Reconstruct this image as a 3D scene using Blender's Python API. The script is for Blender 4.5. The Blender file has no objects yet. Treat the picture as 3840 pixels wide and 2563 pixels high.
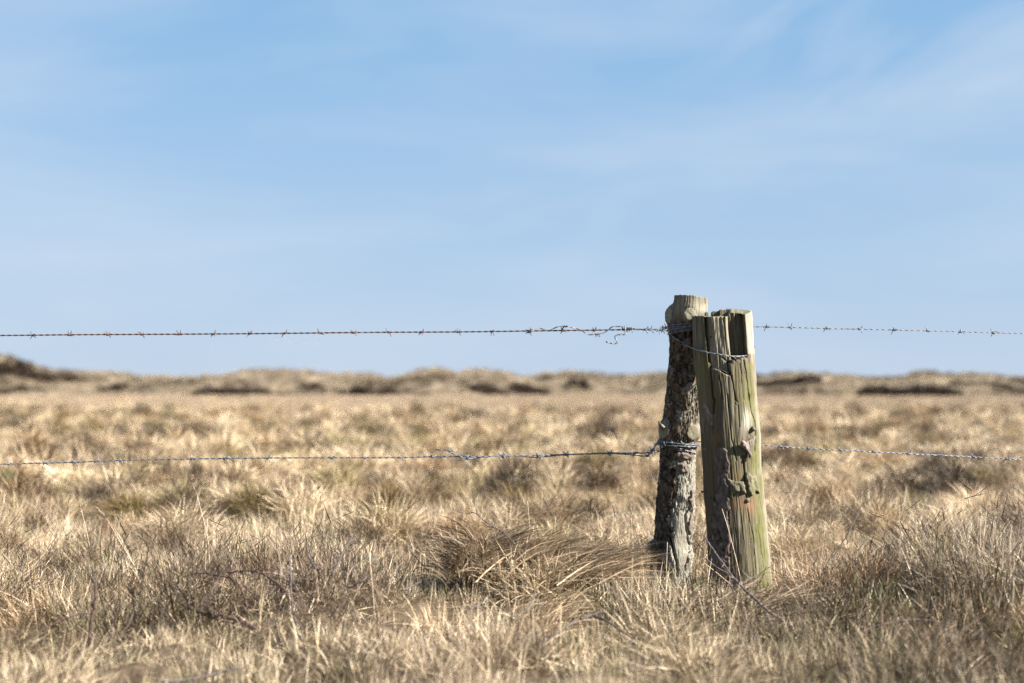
import bpy, math, random
import numpy as np
from mathutils import Vector, Matrix

rng = np.random.default_rng(7)
random.seed(7)
scene = bpy.context.scene
col = scene.collection

# ------------------------------------------------------------------ camera, sky, sun, exposure
CAM_H = 0.66                       # kneeling height
FPX = 50.0 / 36.0 * 3840.0         # focal length in photograph pixels
TILT = math.atan((1461.5 - 1281.5) / FPX)
cd = bpy.data.cameras.new("camera")
cam = bpy.data.objects.new("camera", cd)
col.objects.link(cam)
cam.location = (0, 0, CAM_H)
cam.rotation_euler = (math.pi / 2 + TILT, 0, 0)
cd.lens = 50; cd.sensor_width = 36; cd.clip_start = 0.05; cd.clip_end = 6000
cd.dof.use_dof = True
cd.dof.focus_distance = 4.6
cd.dof.aperture_fstop = 2.0
scene.camera = cam

SUN_AZ = math.radians(70)          # to the right of the line from the posts to the camera
SUN_EL = math.radians(34)
sun_dir = Vector((math.sin(SUN_AZ) * math.cos(SUN_EL), -math.cos(SUN_AZ) * math.cos(SUN_EL), math.sin(SUN_EL)))

world = bpy.data.worlds.new("World"); scene.world = world
world.use_nodes = True
wn = world.node_tree.nodes; wl = world.node_tree.links
for n in list(wn): wn.remove(n)
wout = wn.new("ShaderNodeOutputWorld"); wbg = wn.new("ShaderNodeBackground")
sky = wn.new("ShaderNodeTexSky"); sky.sky_type = 'NISHITA'; sky.sun_disc = False
sky.sun_elevation = SUN_EL
sky.sun_rotation = math.atan2(sun_dir.x, sun_dir.y)
sky.air_density = 1.0; sky.dust_density = 0.3; sky.ozone_density = 3.0; sky.altitude = 0
tc = wn.new("ShaderNodeTexCoord")
# thin high haze in broad faint bands, and one patch of combed cirrus high on the right
mp = wn.new("ShaderNodeMapping"); mp.inputs['Scale'].default_value = (1.3, 1.0, 5.0); mp.inputs['Rotation'].default_value = (0, math.radians(4), 0); mp.inputs['Location'].default_value = (3.3, 1.2, 0.4)
nz = wn.new("ShaderNodeTexNoise"); nz.inputs['Scale'].default_value = 2.3; nz.inputs['Detail'].default_value = 5; nz.inputs['Roughness'].default_value = 0.5
nz.inputs['Distortion'].default_value = 0.5
mp2 = wn.new("ShaderNodeMapping"); mp2.inputs['Rotation'].default_value = (0, math.radians(32), 0)
mp3 = wn.new("ShaderNodeMapping"); mp3.inputs['Scale'].default_value = (2.2, 2.0, 11.0)
nz2 = wn.new("ShaderNodeTexNoise"); nz2.inputs['Scale'].default_value = 2.6; nz2.inputs['Detail'].default_value = 6; nz2.inputs['Roughness'].default_value = 0.55; nz2.inputs['Distortion'].default_value = 0.7
dst = wn.new("ShaderNodeVectorMath"); dst.operation = 'DISTANCE'; dst.inputs[1].default_value = (0.21, 0.93, 0.31)
mr2 = wn.new("ShaderNodeMapRange"); mr2.interpolation_type = 'SMOOTHSTEP'; mr2.inputs['From Min'].default_value = 0.20; mr2.inputs['From Max'].default_value = 0.02
mr3 = wn.new("ShaderNodeMapRange"); mr3.inputs['From Min'].default_value = 0.42; mr3.inputs['From Max'].default_value = 0.72; mr3.inputs['To Max'].default_value = 0.38
mul = wn.new("ShaderNodeMath"); mul.operation = 'MULTIPLY'; add = wn.new("ShaderNodeMath"); add.operation = 'ADD'; add.use_clamp = True
wl.new(tc.outputs['Generated'], mp2.inputs['Vector']); wl.new(mp2.outputs[0], mp3.inputs['Vector']); wl.new(mp3.outputs[0], nz2.inputs['Vector'])
wl.new(tc.outputs['Generated'], dst.inputs[0]); wl.new(dst.outputs['Value'], mr2.inputs['Value']); wl.new(nz2.outputs['Fac'], mr3.inputs['Value'])
wl.new(mr2.outputs[0], mul.inputs[0]); wl.new(mr3.outputs[0], mul.inputs[1]); wl.new(mul.outputs[0], add.inputs[1])
cr = wn.new("ShaderNodeMapRange"); cr.inputs['From Min'].default_value = 0.40; cr.inputs['From Max'].default_value = 0.78
cr.inputs['To Min'].default_value = 0.0; cr.inputs['To Max'].default_value = 0.62
hsv = wn.new("ShaderNodeHueSaturation"); hsv.inputs['Saturation'].default_value = 1.0; hsv.inputs['Value'].default_value = 1.0
hsv.inputs['Hue'].default_value = 0.5
mixc = wn.new("ShaderNodeMix"); mixc.data_type = 'RGBA'
mixc.inputs[7].default_value = (3.75, 4.25, 4.95, 1)
# pale blue sea haze, thick at the horizon and thinning with height
hz = wn.new("ShaderNodeMix"); hz.data_type = 'RGBA'
sep = wn.new("ShaderNodeSeparateXYZ"); hr_ = wn.new("ShaderNodeValToRGB"); hcol = wn.new("ShaderNodeValToRGB")
e = hr_.color_ramp.elements; e[0].position = 0.0; e[0].color = (.95, .95, .95, 1); e[1].position = 0.9; e[1].color = (.25, .25, .25, 1)
e.new(0.28).color = (.80, .80, .80, 1)
e = hcol.color_ramp.elements; e[0].position = 0.0; e[0].color = (2.85, 3.55, 4.55, 1); e[1].position = 0.8; e[1].color = (0.9, 2.0, 4.0, 1)
e.new(0.28).color = (1.42, 2.78, 4.4, 1)
wl.new(tc.outputs['Generated'], mp.inputs['Vector']); wl.new(mp.outputs[0], nz.inputs['Vector'])
wl.new(nz.outputs['Fac'], cr.inputs['Value']); wl.new(cr.outputs[0], add.inputs[0]); wl.new(add.outputs[0], mixc.inputs[0])
wl.new(sky.outputs[0], hsv.inputs['Color']); wl.new(hsv.outputs[0], hz.inputs[6])
wl.new(tc.outputs['Generated'], sep.inputs[0]); wl.new(sep.outputs['Z'], hr_.inputs[0]); wl.new(sep.outputs['Z'], hcol.inputs[0])
wl.new(hr_.outputs[0], hz.inputs[0]); wl.new(hcol.outputs[0], hz.inputs[7]); wl.new(hz.outputs[2], mixc.inputs[6])
wl.new(mixc.outputs[2], wbg.inputs['Color'])
wbg.inputs['Strength'].default_value = 0.05
wl.new(wbg.outputs[0], wout.inputs['Surface'])

sl = bpy.data.lights.new("sun", 'SUN'); sun = bpy.data.objects.new("sun", sl); col.objects.link(sun)
sl.energy = 5.0; sl.angle = math.radians(0.53); sl.color = (1.0, 0.94, 0.85)
sun.rotation_euler = sun_dir.to_track_quat('Z', 'Y').to_euler()
sun.location = (20, -10, 20)

scene.view_settings.view_transform = 'Standard'
scene.view_settings.look = 'None'
scene.view_settings.exposure = 1.83
scene.view_settings.gamma = 1.0
scene.view_settings.use_curve_mapping = False
scene.render.engine = 'CYCLES'
scene.cycles.max_bounces = 6
scene.cycles.diffuse_bounces = 2
scene.cycles.use_denoising = True
scene.cycles.denoising_prefilter = 'NONE'

# ------------------------------------------------------------------ helpers
CT, ST = math.cos(TILT), math.sin(TILT)

def P(px, py, Y):
    """Point at real depth Y that stands where photograph pixel (px, py) shows it."""
    px = np.asarray(px, float); py = np.asarray(py, float); Y = np.asarray(Y, float)
    a = (px - 1920.0) / FPX; b = -(py - 1281.5) / FPX
    dy = CT - b * ST; dz = ST + b * CT
    s = Y / dy
    return np.stack([a * s, Y + 0 * a, CAM_H + dz * s], -1)

def D(px, py, Y):                   # same, from coordinates in the 2349 px wide view of the photograph
    return P(np.asarray(px) * 1.63474, np.asarray(py) * 1.63474, Y)

def hash2(ix, iy, seed):
    h = (ix.astype(np.int64) * 374761393 + iy.astype(np.int64) * 668265263 + seed * 1442695041) & 0xFFFFFFFF
    h = ((h ^ (h >> 13)) * 1274126177) & 0xFFFFFFFF
    h = (h ^ (h >> 16)) & 0xFFFFFF
    return h / float(0xFFFFFF)

def vnoise(x, y, seed=0):
    x = np.asarray(x, float); y = np.asarray(y, float)
    ix = np.floor(x); iy = np.floor(y); fx = x - ix; fy = y - iy
    fx = fx * fx * fx * (fx * (fx * 6 - 15) + 10); fy = fy * fy * fy * (fy * (fy * 6 - 15) + 10)
    a = hash2(ix, iy, seed); b = hash2(ix + 1, iy, seed); c = hash2(ix, iy + 1, seed); d = hash2(ix + 1, iy + 1, seed)
    return (a * (1 - fx) + b * fx) * (1 - fy) + (c * (1 - fx) + d * fx) * fy

def fbm(x, y, seed=0, octs=4, gain=0.5):
    s = 0; a = 1.0; t = 0
    for o in range(octs):
        s = s + a * vnoise(x * 2 ** o, y * 2 ** o, seed + 17 * o); t += a; a *= gain
    return s / t

def sstep(a, b, x):
    t = np.clip((np.asarray(x, float) - a) / (b - a), 0, 1); return t * t * (3 - 2 * t)

def make_mesh(name, verts, faces, attrs=None, smooth=True):
    """faces: list of int arrays (n, k), k = 3 or 4."""
    me = bpy.data.meshes.new(name)
    verts = np.ascontiguousarray(verts, dtype=np.float32)
    me.vertices.add(len(verts)); me.vertices.foreach_set("co", verts.ravel())
    if not isinstance(faces, list): faces = [faces]
    faces = [np.asarray(f, dtype=np.int32) for f in faces if len(f)]
    loops = np.concatenate([f.ravel() for f in faces])
    tot = np.concatenate([np.full(len(f), f.shape[1], np.int32) for f in faces])
    start = np.concatenate([[0], np.cumsum(tot)[:-1]]).astype(np.int32)
    me.loops.add(len(loops)); me.loops.foreach_set("vertex_index", loops)
    me.polygons.add(len(tot)); me.polygons.foreach_set("loop_start", start); me.polygons.foreach_set("loop_total", tot)
    me.polygons.foreach_set("use_smooth", np.full(len(tot), smooth, bool))
    for k, v in (attrs or {}).items():
        v = np.asarray(v, np.float32)
        if v.ndim == 1:
            a = me.attributes.new(k, 'FLOAT', 'POINT'); a.data.foreach_set("value", v)
        else:
            a = me.attributes.new(k, 'FLOAT_VECTOR', 'POINT'); a.data.foreach_set("vector", v.ravel())
    me.update(calc_edges=True)
    me.validate()
    return me

def link(name, me, mat=None, parent=None):
    o = bpy.data.objects.new(name, me); col.objects.link(o)
    if mat is not None and me is not None and len(me.materials) == 0: me.materials.append(mat)
    if parent is not None: o.parent = parent
    return o

def tag(o, label=None, cat=None, group=None, kind=None):
    if label: o['label'] = label
    if cat: o['category'] = cat
    if group: o['group'] = group
    if kind: o['kind'] = kind
    return o

def empty(name, loc=(0, 0, 0)):
    o = bpy.data.objects.new(name, None); col.objects.link(o); o.location = loc; o.empty_display_size = 0.05
    return o

def grid_faces(nr, nc, wrap=False):
    r = np.arange(nr - 1)[:, None]; c = np.arange(nc if wrap else nc - 1)[None, :]
    c2 = (c + 1) % nc
    return np.stack([r * nc + c, r * nc + c2, (r + 1) * nc + c2, (r + 1) * nc + c], -1).reshape(-1, 4)

def sweep(path, rad, sides=6, closed_ends=True):
    """Tube along a polyline; rad is a number or one per point."""
    path = np.asarray(path, float); n = len(path)
    rad = np.broadcast_to(np.asarray(rad, float), (n,))
    t = np.gradient(path, axis=0); t /= np.linalg.norm(t, axis=1)[:, None] + 1e-12
    u = np.zeros_like(path)
    ref = np.array([0, 0, 1.0]) if abs(t[0][2]) < 0.9 else np.array([0, 1.0, 0])
    u[0] = ref - t[0] * ref.dot(t[0]); u[0] /= np.linalg.norm(u[0])
    for i in range(1, n):
        v = u[i - 1] - t[i] * u[i - 1].dot(t[i]); u[i] = v / (np.linalg.norm(v) + 1e-12)
    w = np.cross(t, u)
    a = np.arange(sides) / sides * 2 * np.pi
    v = path[:, None] + rad[:, None, None] * (np.cos(a)[None, :, None] * u[:, None] + np.sin(a)[None, :, None] * w[:, None])
    v = v.reshape(-1, 3); f = [grid_faces(n, sides, True)]
    if closed_ends:
        v = np.concatenate([v, path[:1], path[-1:]])
        k = np.arange(sides); k2 = (k + 1) % sides
        f.append(np.stack([np.full(sides, n * sides), k2, k], -1))
        b = (n - 1) * sides
        f.append(np.stack([np.full(sides, n * sides + 1), b + k, b + k2], -1))
    return v, f

def join(pieces):
    vs = []; fs = []; off = 0
    for v, f in pieces:
        vs.append(v)
        for q in f: fs.append(np.asarray(q) + off)
        off += len(v)
    return np.concatenate(vs), fs

def spline(pts, step):
    """Catmull-Rom through pts resampled at about step."""
    p = np.asarray(pts, float)
    if len(p) == 2: p = np.array([p[0], p[0] * .67 + p[1] * .33, p[0] * .33 + p[1] * .67, p[1]])
    q = np.concatenate([[2 * p[0] - p[1]], p, [2 * p[-1] - p[-2]]])
    out = []
    for i in range(1, len(q) - 2):
        m = max(2, int(np.linalg.norm(q[i + 1] - q[i]) / step * 3))
        t = np.linspace(0, 1, m, endpoint=False)[:, None]
        out.append(0.5 * (2 * q[i] + (q[i + 1] - q[i - 1]) * t + (2 * q[i - 1] - 5 * q[i] + 4 * q[i + 1] - q[i + 2]) * t ** 2
                          + (3 * q[i] - q[i - 1] - 3 * q[i + 1] + q[i + 2]) * t ** 3))
    out = np.concatenate(out + [p[-1:]])
    s = np.concatenate([[0], np.cumsum(np.linalg.norm(np.diff(out, axis=0), axis=1))])
    k = max(3, int(s[-1] / step))
    ss = np.linspace(0, s[-1], k)
    return np.stack([np.interp(ss, s, out[:, i]) for i in range(3)], -1)

# ------------------------------------------------------------------ materials
def mat(name):
    m = bpy.data.materials.new(name); m.use_nodes = True
    nt = m.node_tree
    return m, nt.nodes, nt.links, nt.nodes['Principled BSDF'], nt.nodes['Material Output']

def attr(nodes, name, kind='GEOMETRY'):
    a = nodes.new("ShaderNodeAttribute"); a.attribute_name = name; a.attribute_type = kind; return a

def noise(nodes, links, scale, detail=4, rough=0.55, stretch=None, coord='Object', vec=None, dist=0.0):
    n = nodes.new("ShaderNodeTexNoise"); n.inputs['Scale'].default_value = scale
    n.inputs['Detail'].default_value = detail; n.inputs['Roughness'].default_value = rough; n.inputs['Distortion'].default_value = dist
    t = nodes.new("ShaderNodeTexCoord")
    src = t.outputs[coord] if vec is None else vec
    if stretch:
        mpn = nodes.new("ShaderNodeMapping"); mpn.inputs['Scale'].default_value = stretch
        links.new(src, mpn.inputs['Vector']); src = mpn.outputs[0]
    links.new(src, n.inputs['Vector'])
    return n.outputs['Fac']

def ramp(nodes, links, fac, stops):
    r = nodes.new("ShaderNodeValToRGB"); e = r.color_ramp.elements
    while len(e) < len(stops): e.new(0.5)
    for i, (p, c) in enumerate(stops):
        e[i].position = p; e[i].color = (*c, 1) if not np.isscalar(c) else (c, c, c, 1)
    links.new(fac, r.inputs['Fac'])
    return r.outputs['Color']

def mix(nodes, links, fac, a, b, mode='MIX'):
    m = nodes.new("ShaderNodeMix"); m.data_type = 'RGBA'; m.blend_type = mode
    for sock, v in ((m.inputs[0], fac), (m.inputs[6], a), (m.inputs[7], b)):
        if isinstance(v, (int, float)): sock.default_value = v
        elif isinstance(v, tuple): sock.default_value = (*v, 1)
        else: links.new(v, sock)
    return m.outputs[2]

def math_(nodes, links, op, a, b=0.0, clamp=False):
    m = nodes.new("ShaderNodeMath"); m.operation = op; m.use_clamp = clamp
    for s, v in ((m.inputs[0], a), (m.inputs[1], b)):
        if isinstance(v, (int, float)): s.default_value = v
        else: links.new(v, s)
    return m.outputs[0]

def bump(nodes, links, h, strength=0.5, dist=0.002):
    b = nodes.new("ShaderNodeBump"); b.inputs['Strength'].default_value = strength; b.inputs['Distance'].default_value = dist
    links.new(h, b.inputs['Height']); return b.outputs['Normal']

def grass_material(name, colour_source, transl=0.14):
    """Dry blade: the tuft's colour, varied from blade to blade."""
    m, N, L, b, out = mat(name)
    if colour_source == 'INSTANCER': c = attr(N, "tuft_colour", 'INSTANCER').outputs['Color']
    elif colour_source == 'OBJECT':
        oi = N.new("ShaderNodeObjectInfo"); c = oi.outputs['Color']
    else: c = attr(N, "blade_colour").outputs['Color']
    t = attr(N, "tint").outputs['Fac']
    k = ramp(N, L, t, [(0.0, (0.15, 0.125, 0.10)), (0.30, (0.45, 0.41, 0.365)), (0.62, (0.88, 0.855, 0.81)), (1.0, (1.26, 1.28, 1.28))])
    colr = mix(N, L, 1.0, c, k, 'MULTIPLY')
    L.new(colr, b.inputs['Base Color'])
    b.inputs['Roughness'].default_value = 0.55; b.inputs['Specular IOR Level'].default_value = 0.3
    tr = N.new("ShaderNodeBsdfTranslucent"); L.new(colr, tr.inputs['Color'])
    ms = N.new("ShaderNodeMixShader"); ms.inputs[0].default_value = transl
    L.new(b.outputs[0], ms.inputs[1]); L.new(tr.outputs[0], ms.inputs[2]); L.new(ms.outputs[0], out.inputs['Surface'])
    return m

M_grass_inst = grass_material("dry_blades_scattered", 'INSTANCER')
M_grass_obj = grass_material("dry_blades", 'OBJECT')

def ground_material():
    m, N, L, b, out = mat("thatch_ground")
    geo = N.new("ShaderNodeNewGeometry"); pos = geo.outputs['Position']
    n1 = noise(N, L, 9.0, 5, 0.6, vec=pos); n2 = noise(N, L, 0.35, 4, 0.55, vec=pos); n3 = noise(N, L, 0.055, 4, 0.6, vec=pos, stretch=(1, 2.6, 1))
    n4 = noise(N, L, 1.6, 4, 0.6, vec=pos)
    c = ramp(N, L, n1, [(0.25, (0.03, 0.022, 0.015)), (0.5, (0.095, 0.068, 0.043)), (0.75, (0.24, 0.185, 0.12))])  # thatch and soil, tone deepened so gaps between tufts look shaded
    c = mix(N, L, ramp(N, L, n2, [(0.50, 0.0), (0.68, 0.55)]), c, (0.17, 0.155, 0.06))
    c = mix(N, L, ramp(N, L, n3, [(0.48, 0.0), (0.66, 0.6)]), c, (0.23, 0.155, 0.095))
    c = mix(N, L, ramp(N, L, n4, [(0.56, 0.0), (0.72, 0.7)]), c, (0.12, 0.085, 0.05))
    L.new(c, b.inputs['Base Color']); b.inputs['Roughness'].default_value = 0.95; b.inputs['Specular IOR Level'].default_value = 0.1
    L.new(bump(N, L, n1, 0.8, 0.03), b.inputs['Normal'])
    return m
M_ground = ground_material()

def dune_material():
    m, N, L, b, out = mat("dune_grass_cover")
    geo = N.new("ShaderNodeNewGeometry"); pos = geo.outputs['Position']
    n1 = noise(N, L, 0.8, 5, 0.65, vec=pos); n2 = noise(N, L, 0.10, 5, 0.6, vec=pos, stretch=(1, 0.7, 2.0))
    c = ramp(N, L, n1, [(0.3, (0.12, 0.092, 0.064)), (0.5, (0.24, 0.19, 0.132)), (0.72, (0.34, 0.28, 0.205))])
    c = mix(N, L, ramp(N, L, n2, [(0.46, 0.0), (0.58, 0.85)]), c, (0.085, 0.064, 0.045))
    L.new(c, b.inputs['Base Color']); b.inputs['Roughness'].default_value = 0.95; b.inputs['Specular IOR Level'].default_value = 0.1
    L.new(bump(N, L, n1, 0.8, 0.4), b.inputs['Normal'])
    return m
M_dune = dune_material()

def wood_material():
    """Weathered pine: fine vertical grain, algae, bark, inner wood and end grain by masks that travel with the post."""
    m, N, L, b, out = mat("weathered_wood")
    g1 = noise(N, L, 1.0, 6, 0.62, (150, 150, 5.0), dist=0.3); g2 = noise(N, L, 1.0, 4, 0.55, (42, 42, 2.2)); n3 = noise(N, L, 55, 5, 0.6)
    n4 = noise(N, L, 16, 4, 0.6)
    c = ramp(N, L, g1, [(0.34, (0.028, 0.021, 0.014)), (0.45, (0.135, 0.108, 0.070)), (0.56, (0.225, 0.20, 0.145)), (0.70, (0.37, 0.34, 0.275))])
    c = mix(N, L, ramp(N, L, g2, [(0.40, 0.0), (0.60, 0.75)]), c, (0.095, 0.070, 0.045))
    brown = attr(N, "brown").outputs['Fac']  # left-side darkening: weathering brown with shade painted in
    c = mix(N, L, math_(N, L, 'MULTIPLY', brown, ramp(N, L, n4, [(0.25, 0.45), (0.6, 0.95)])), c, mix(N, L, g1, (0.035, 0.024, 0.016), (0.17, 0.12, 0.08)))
    pale = attr(N, "pale").outputs['Fac']; moss = attr(N, "moss").outputs['Fac']; bark = attr(N, "bark").outputs['Fac']
    warm = attr(N, "warm").outputs['Fac']; ring = attr(N, "ring").outputs['Fac']; lich = attr(N, "lichen").outputs['Fac']
    crack = attr(N, "crack").outputs['Fac']
    c = mix(N, L, math_(N, L, 'MULTIPLY', pale, ramp(N, L, g1, [(0.25, 0.25), (0.55, 0.95)])), c, (0.60, 0.54, 0.45))
    c = mix(N, L, math_(N, L, 'MULTIPLY', warm, ramp(N, L, n4, [(0.3, 0.4), (0.6, 0.95)])), c, mix(N, L, g1, (0.12, 0.055, 0.028), (0.42, 0.25, 0.14)))
    mossc = mix(N, L, n3, (0.06, 0.064, 0.02), (0.235, 0.22, 0.075))
    c = mix(N, L, math_(N, L, 'MULTIPLY', moss, ramp(N, L, n4, [(0.28, 0.25), (0.58, 0.9)])), c, mossc)
    barkc = ramp(N, L, n3, [(0.36, (0.014, 0.011, 0.009)), (0.50, (0.060, 0.046, 0.037)), (0.60, (0.18, 0.145, 0.115)), (0.72, (0.40, 0.36, 0.30))])
    barkc = mix(N, L, ramp(N, L, n4, [(0.52, 0.0), (0.66, 0.7)]), barkc, mix(N, L, g2, (0.05, 0.03, 0.02), (0.23, 0.15, 0.105)))
    c = mix(N, L, bark, c, barkc)
    nl = noise(N, L, 75, 4, 0.6, (1, 1, 1.4)); nl2 = noise(N, L, 19, 3, 0.5)
    spk = ramp(N, L, math_(N, L, 'ADD', math_(N, L, 'ADD', math_(N, L, 'MULTIPLY', nl, 0.42), math_(N, L, 'MULTIPLY', nl2, 0.58)), math_(N, L, 'MULTIPLY', lich, 0.14)), [(0.61, 0.0), (0.66, 0.92)])
    c = mix(N, L, math_(N, L, 'MULTIPLY', ramp(N, L, lich, [(0.05, 0.0), (0.3, 1.0)]), spk), c, mix(N, L, n3, (0.20, 0.18, 0.155), (0.52, 0.48, 0.42)))
    c = mix(N, L, math_(N, L, 'MULTIPLY', ring, 0.9), c, mix(N, L, n3, (0.10, 0.095, 0.06), (0.30, 0.28, 0.20)))
    c = mix(N, L, crack, c, (0.03, 0.022, 0.015))
    c = mix(N, L, 1.0, c, (0.70, 0.715, 0.68), 'MULTIPLY')
    L.new(c, b.inputs['Base Color']); b.inputs['Roughness'].default_value = 0.85; b.inputs['Specular IOR Level'].default_value = 0.25
    h = math_(N, L, 'ADD', g1, math_(N, L, 'MULTIPLY', math_(N, L, 'MULTIPLY', bark, n3), 3.0))
    L.new(bump(N, L, h, 0.8, 0.003), b.inputs['Normal'])
    return m
M_wood = wood_material()

def endgrain_material():
    m, N, L, b, out = mat("cut_end_grain")
    n3 = noise(N, L, 60, 4, 0.6); n4 = noise(N, L, 25, 3, 0.6)
    r = attr(N, "radius").outputs['Fac']
    w = math_(N, L, 'SINE', math_(N, L, 'ADD', math_(N, L, 'MULTIPLY', r, 46.0), math_(N, L, 'MULTIPLY', n4, 6.0)))
    c = mix(N, L, math_(N, L, 'MULTIPLY_ADD', w, 0.5), (0.15, 0.135, 0.10), (0.34, 0.31, 0.24))
    c = mix(N, L, ramp(N, L, n4, [(0.35, 0.1), (0.62, 0.75)]), c, mix(N, L, n3, (0.09, 0.095, 0.035), (0.24, 0.24, 0.105)))
    L.new(c, b.inputs['Base Color']); b.inputs['Roughness'].default_value = 0.9
    L.new(bump(N, L, w, 0.5, 0.002), b.inputs['Normal'])
    return m
M_end = endgrain_material()

def bark_material(name, tone):
    m, N, L, b, out = mat(name)
    n3 = noise(N, L, 70, 5, 0.62, (1, 1, 0.5)); n4 = noise(N, L, 22, 4, 0.6)
    c = ramp(N, L, n3, [(0.3, tuple(0.25 * t for t in tone)), (0.5, tone), (0.72, tuple(2.0 * t for t in tone))])
    if 'moss' in name: c = mix(N, L, ramp(N, L, n4, [(0.35, 0.05), (0.65, 0.6)]), c, mix(N, L, n3, (0.06, 0.066, 0.02), (0.20, 0.20, 0.085)))
    L.new(c, b.inputs['Base Color']); b.inputs['Roughness'].default_value = 0.9
    L.new(bump(N, L, n3, 0.9, 0.004), b.inputs['Normal'])
    return m
M_bark = bark_material("grey_bark", (0.13, 0.105, 0.085))
M_barkdark = bark_material("dark_bark", (0.075, 0.055, 0.045))
M_barkmoss = bark_material("bark_with_moss", (0.10, 0.08, 0.055))

def wire_material(name, rust):
    m, N, L, b, out = mat(name)
    n1 = noise(N, L, 9, 4, 0.6, coord='Object'); n2 = noise(N, L, 260, 3, 0.6)
    gal = ramp(N, L, n2, [(0.3, (0.11, 0.12, 0.135)), (0.7, (0.30, 0.32, 0.35))])
    rs = ramp(N, L, n2, [(0.3, (0.07, 0.037, 0.027)), (0.7, (0.17, 0.095, 0.068))])
    c = mix(N, L, ramp(N, L, n1, [(0.62 - rust * 0.5, 0.0), (0.78 - rust * 0.5, 1.0)]), gal, rs)
    L.new(mix(N, L, 1.0, c, (0.82, 0.82, 0.82), 'MULTIPLY'), b.inputs['Base Color'])
    b.inputs['Metallic'].default_value = 0.35 if rust < 0.5 else 0.1
    b.inputs['Roughness'].default_value = 0.5
    return m
M_wire = wire_material("galvanised_wire", 0.05)
M_wire_rust = wire_material("rusty_wire", 0.72)

def stem_material(name, c0, c1):
    m, N, L, b, out = mat(name)
    n = noise(N, L, 60, 3, 0.6)
    L.new(ramp(N, L, n, [(0.3, c0), (0.7, c1)]), b.inputs['Base Color']); b.inputs['Roughness'].default_value = 0.6
    return m
M_bramble = stem_material("bramble_stem_red", (0.036, 0.020, 0.017), (0.10, 0.054, 0.044))
M_twig = stem_material("grey_twig", (0.06, 0.045, 0.04), (0.16, 0.12, 0.11))
M_darktwig = stem_material("dark_twig", (0.03, 0.022, 0.018), (0.085, 0.065, 0.055))
M_straw = stem_material("straw_stalk", (0.34, 0.26, 0.165), (0.58, 0.48, 0.34))
M_seed = stem_material("seed_husk", (0.14, 0.10, 0.07), (0.33, 0.26, 0.18))
M_hair = stem_material("pale_hair", (0.30, 0.28, 0.26), (0.5, 0.47, 0.43))

# ------------------------------------------------------------------ ground and dunes
def hgt(x, y):
    x = np.asarray(x, float); y = np.asarray(y, float)
    r = np.hypot(x, y)
    near = 0.16 * (fbm(x * 0.75 + 3.1, y * 0.75, 11, 3) - 0.5) + 0.13 * (fbm(x * 2.4, y * 2.4 + 7, 12, 2) - 0.5) + 0.05 * (vnoise(x * 6, y * 6, 14) - 0.5)
    far = 0.12 * (fbm(x * 0.16, y * 0.30 + 4, 13, 3) - 0.5)
    h = near * (1 - 0.5 * sstep(10, 40, r)) + far * sstep(6, 22, r) * (1 - sstep(60, 120, r))
    post = np.exp(-(((x - 0.66) / 0.55) ** 2 + ((y - 4.62) / 0.5) ** 2))
    h = h * (1 - post)
    h = h + 0.10 * np.exp(-(((x - 0.05) / 0.26) ** 2 + ((y - 4.25) / 0.22) ** 2))      # under the swept tussock
    h = h + 0.09 * np.exp(-(((x - 1.35) / 0.22) ** 2 + ((y - 4.35) / 0.22) ** 2))      # under the right tussock
    h = h + 0.05 * np.exp(-(((x - 0.70) / 0.30) ** 2 + ((y - 4.0) / 0.2) ** 2))
    h = h + 0.06 * np.exp(-(((x + 0.55) / 0.4) ** 2 + ((y - 4.1) / 0.3) ** 2))
    h = h * (1 - 0.85 * (1 - sstep(1.2, 2.6, r)))                                       # level where the photographer kneels
    return h

def build_ground():
    th = np.concatenate([np.linspace(-math.pi, -0.95, 40, endpoint=False), np.linspace(-0.95, 0.95, 300, endpoint=False), np.linspace(0.95, math.pi, 41)[:-1]])
    rad = np.concatenate([[0.02], np.geomspace(0.5, 9, 150), np.geomspace(9.1, 140, 150), np.geomspace(150, 4500, 20)])
    R, T = np.meshgrid(rad, th, indexing='ij')
    x = R * np.sin(T); y = R * np.cos(T)
    v = np.stack([x, y, hgt(x, y)], -1).reshape(-1, 3)
    f = grid_faces(len(rad), len(th), True)[:, ::-1]
    o = link("ground", make_mesh("ground", v, f), M_ground)
    tag(o, "flat heath of dry straw coloured thatch running to the dunes", None, kind="structure")
build_ground()

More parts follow.
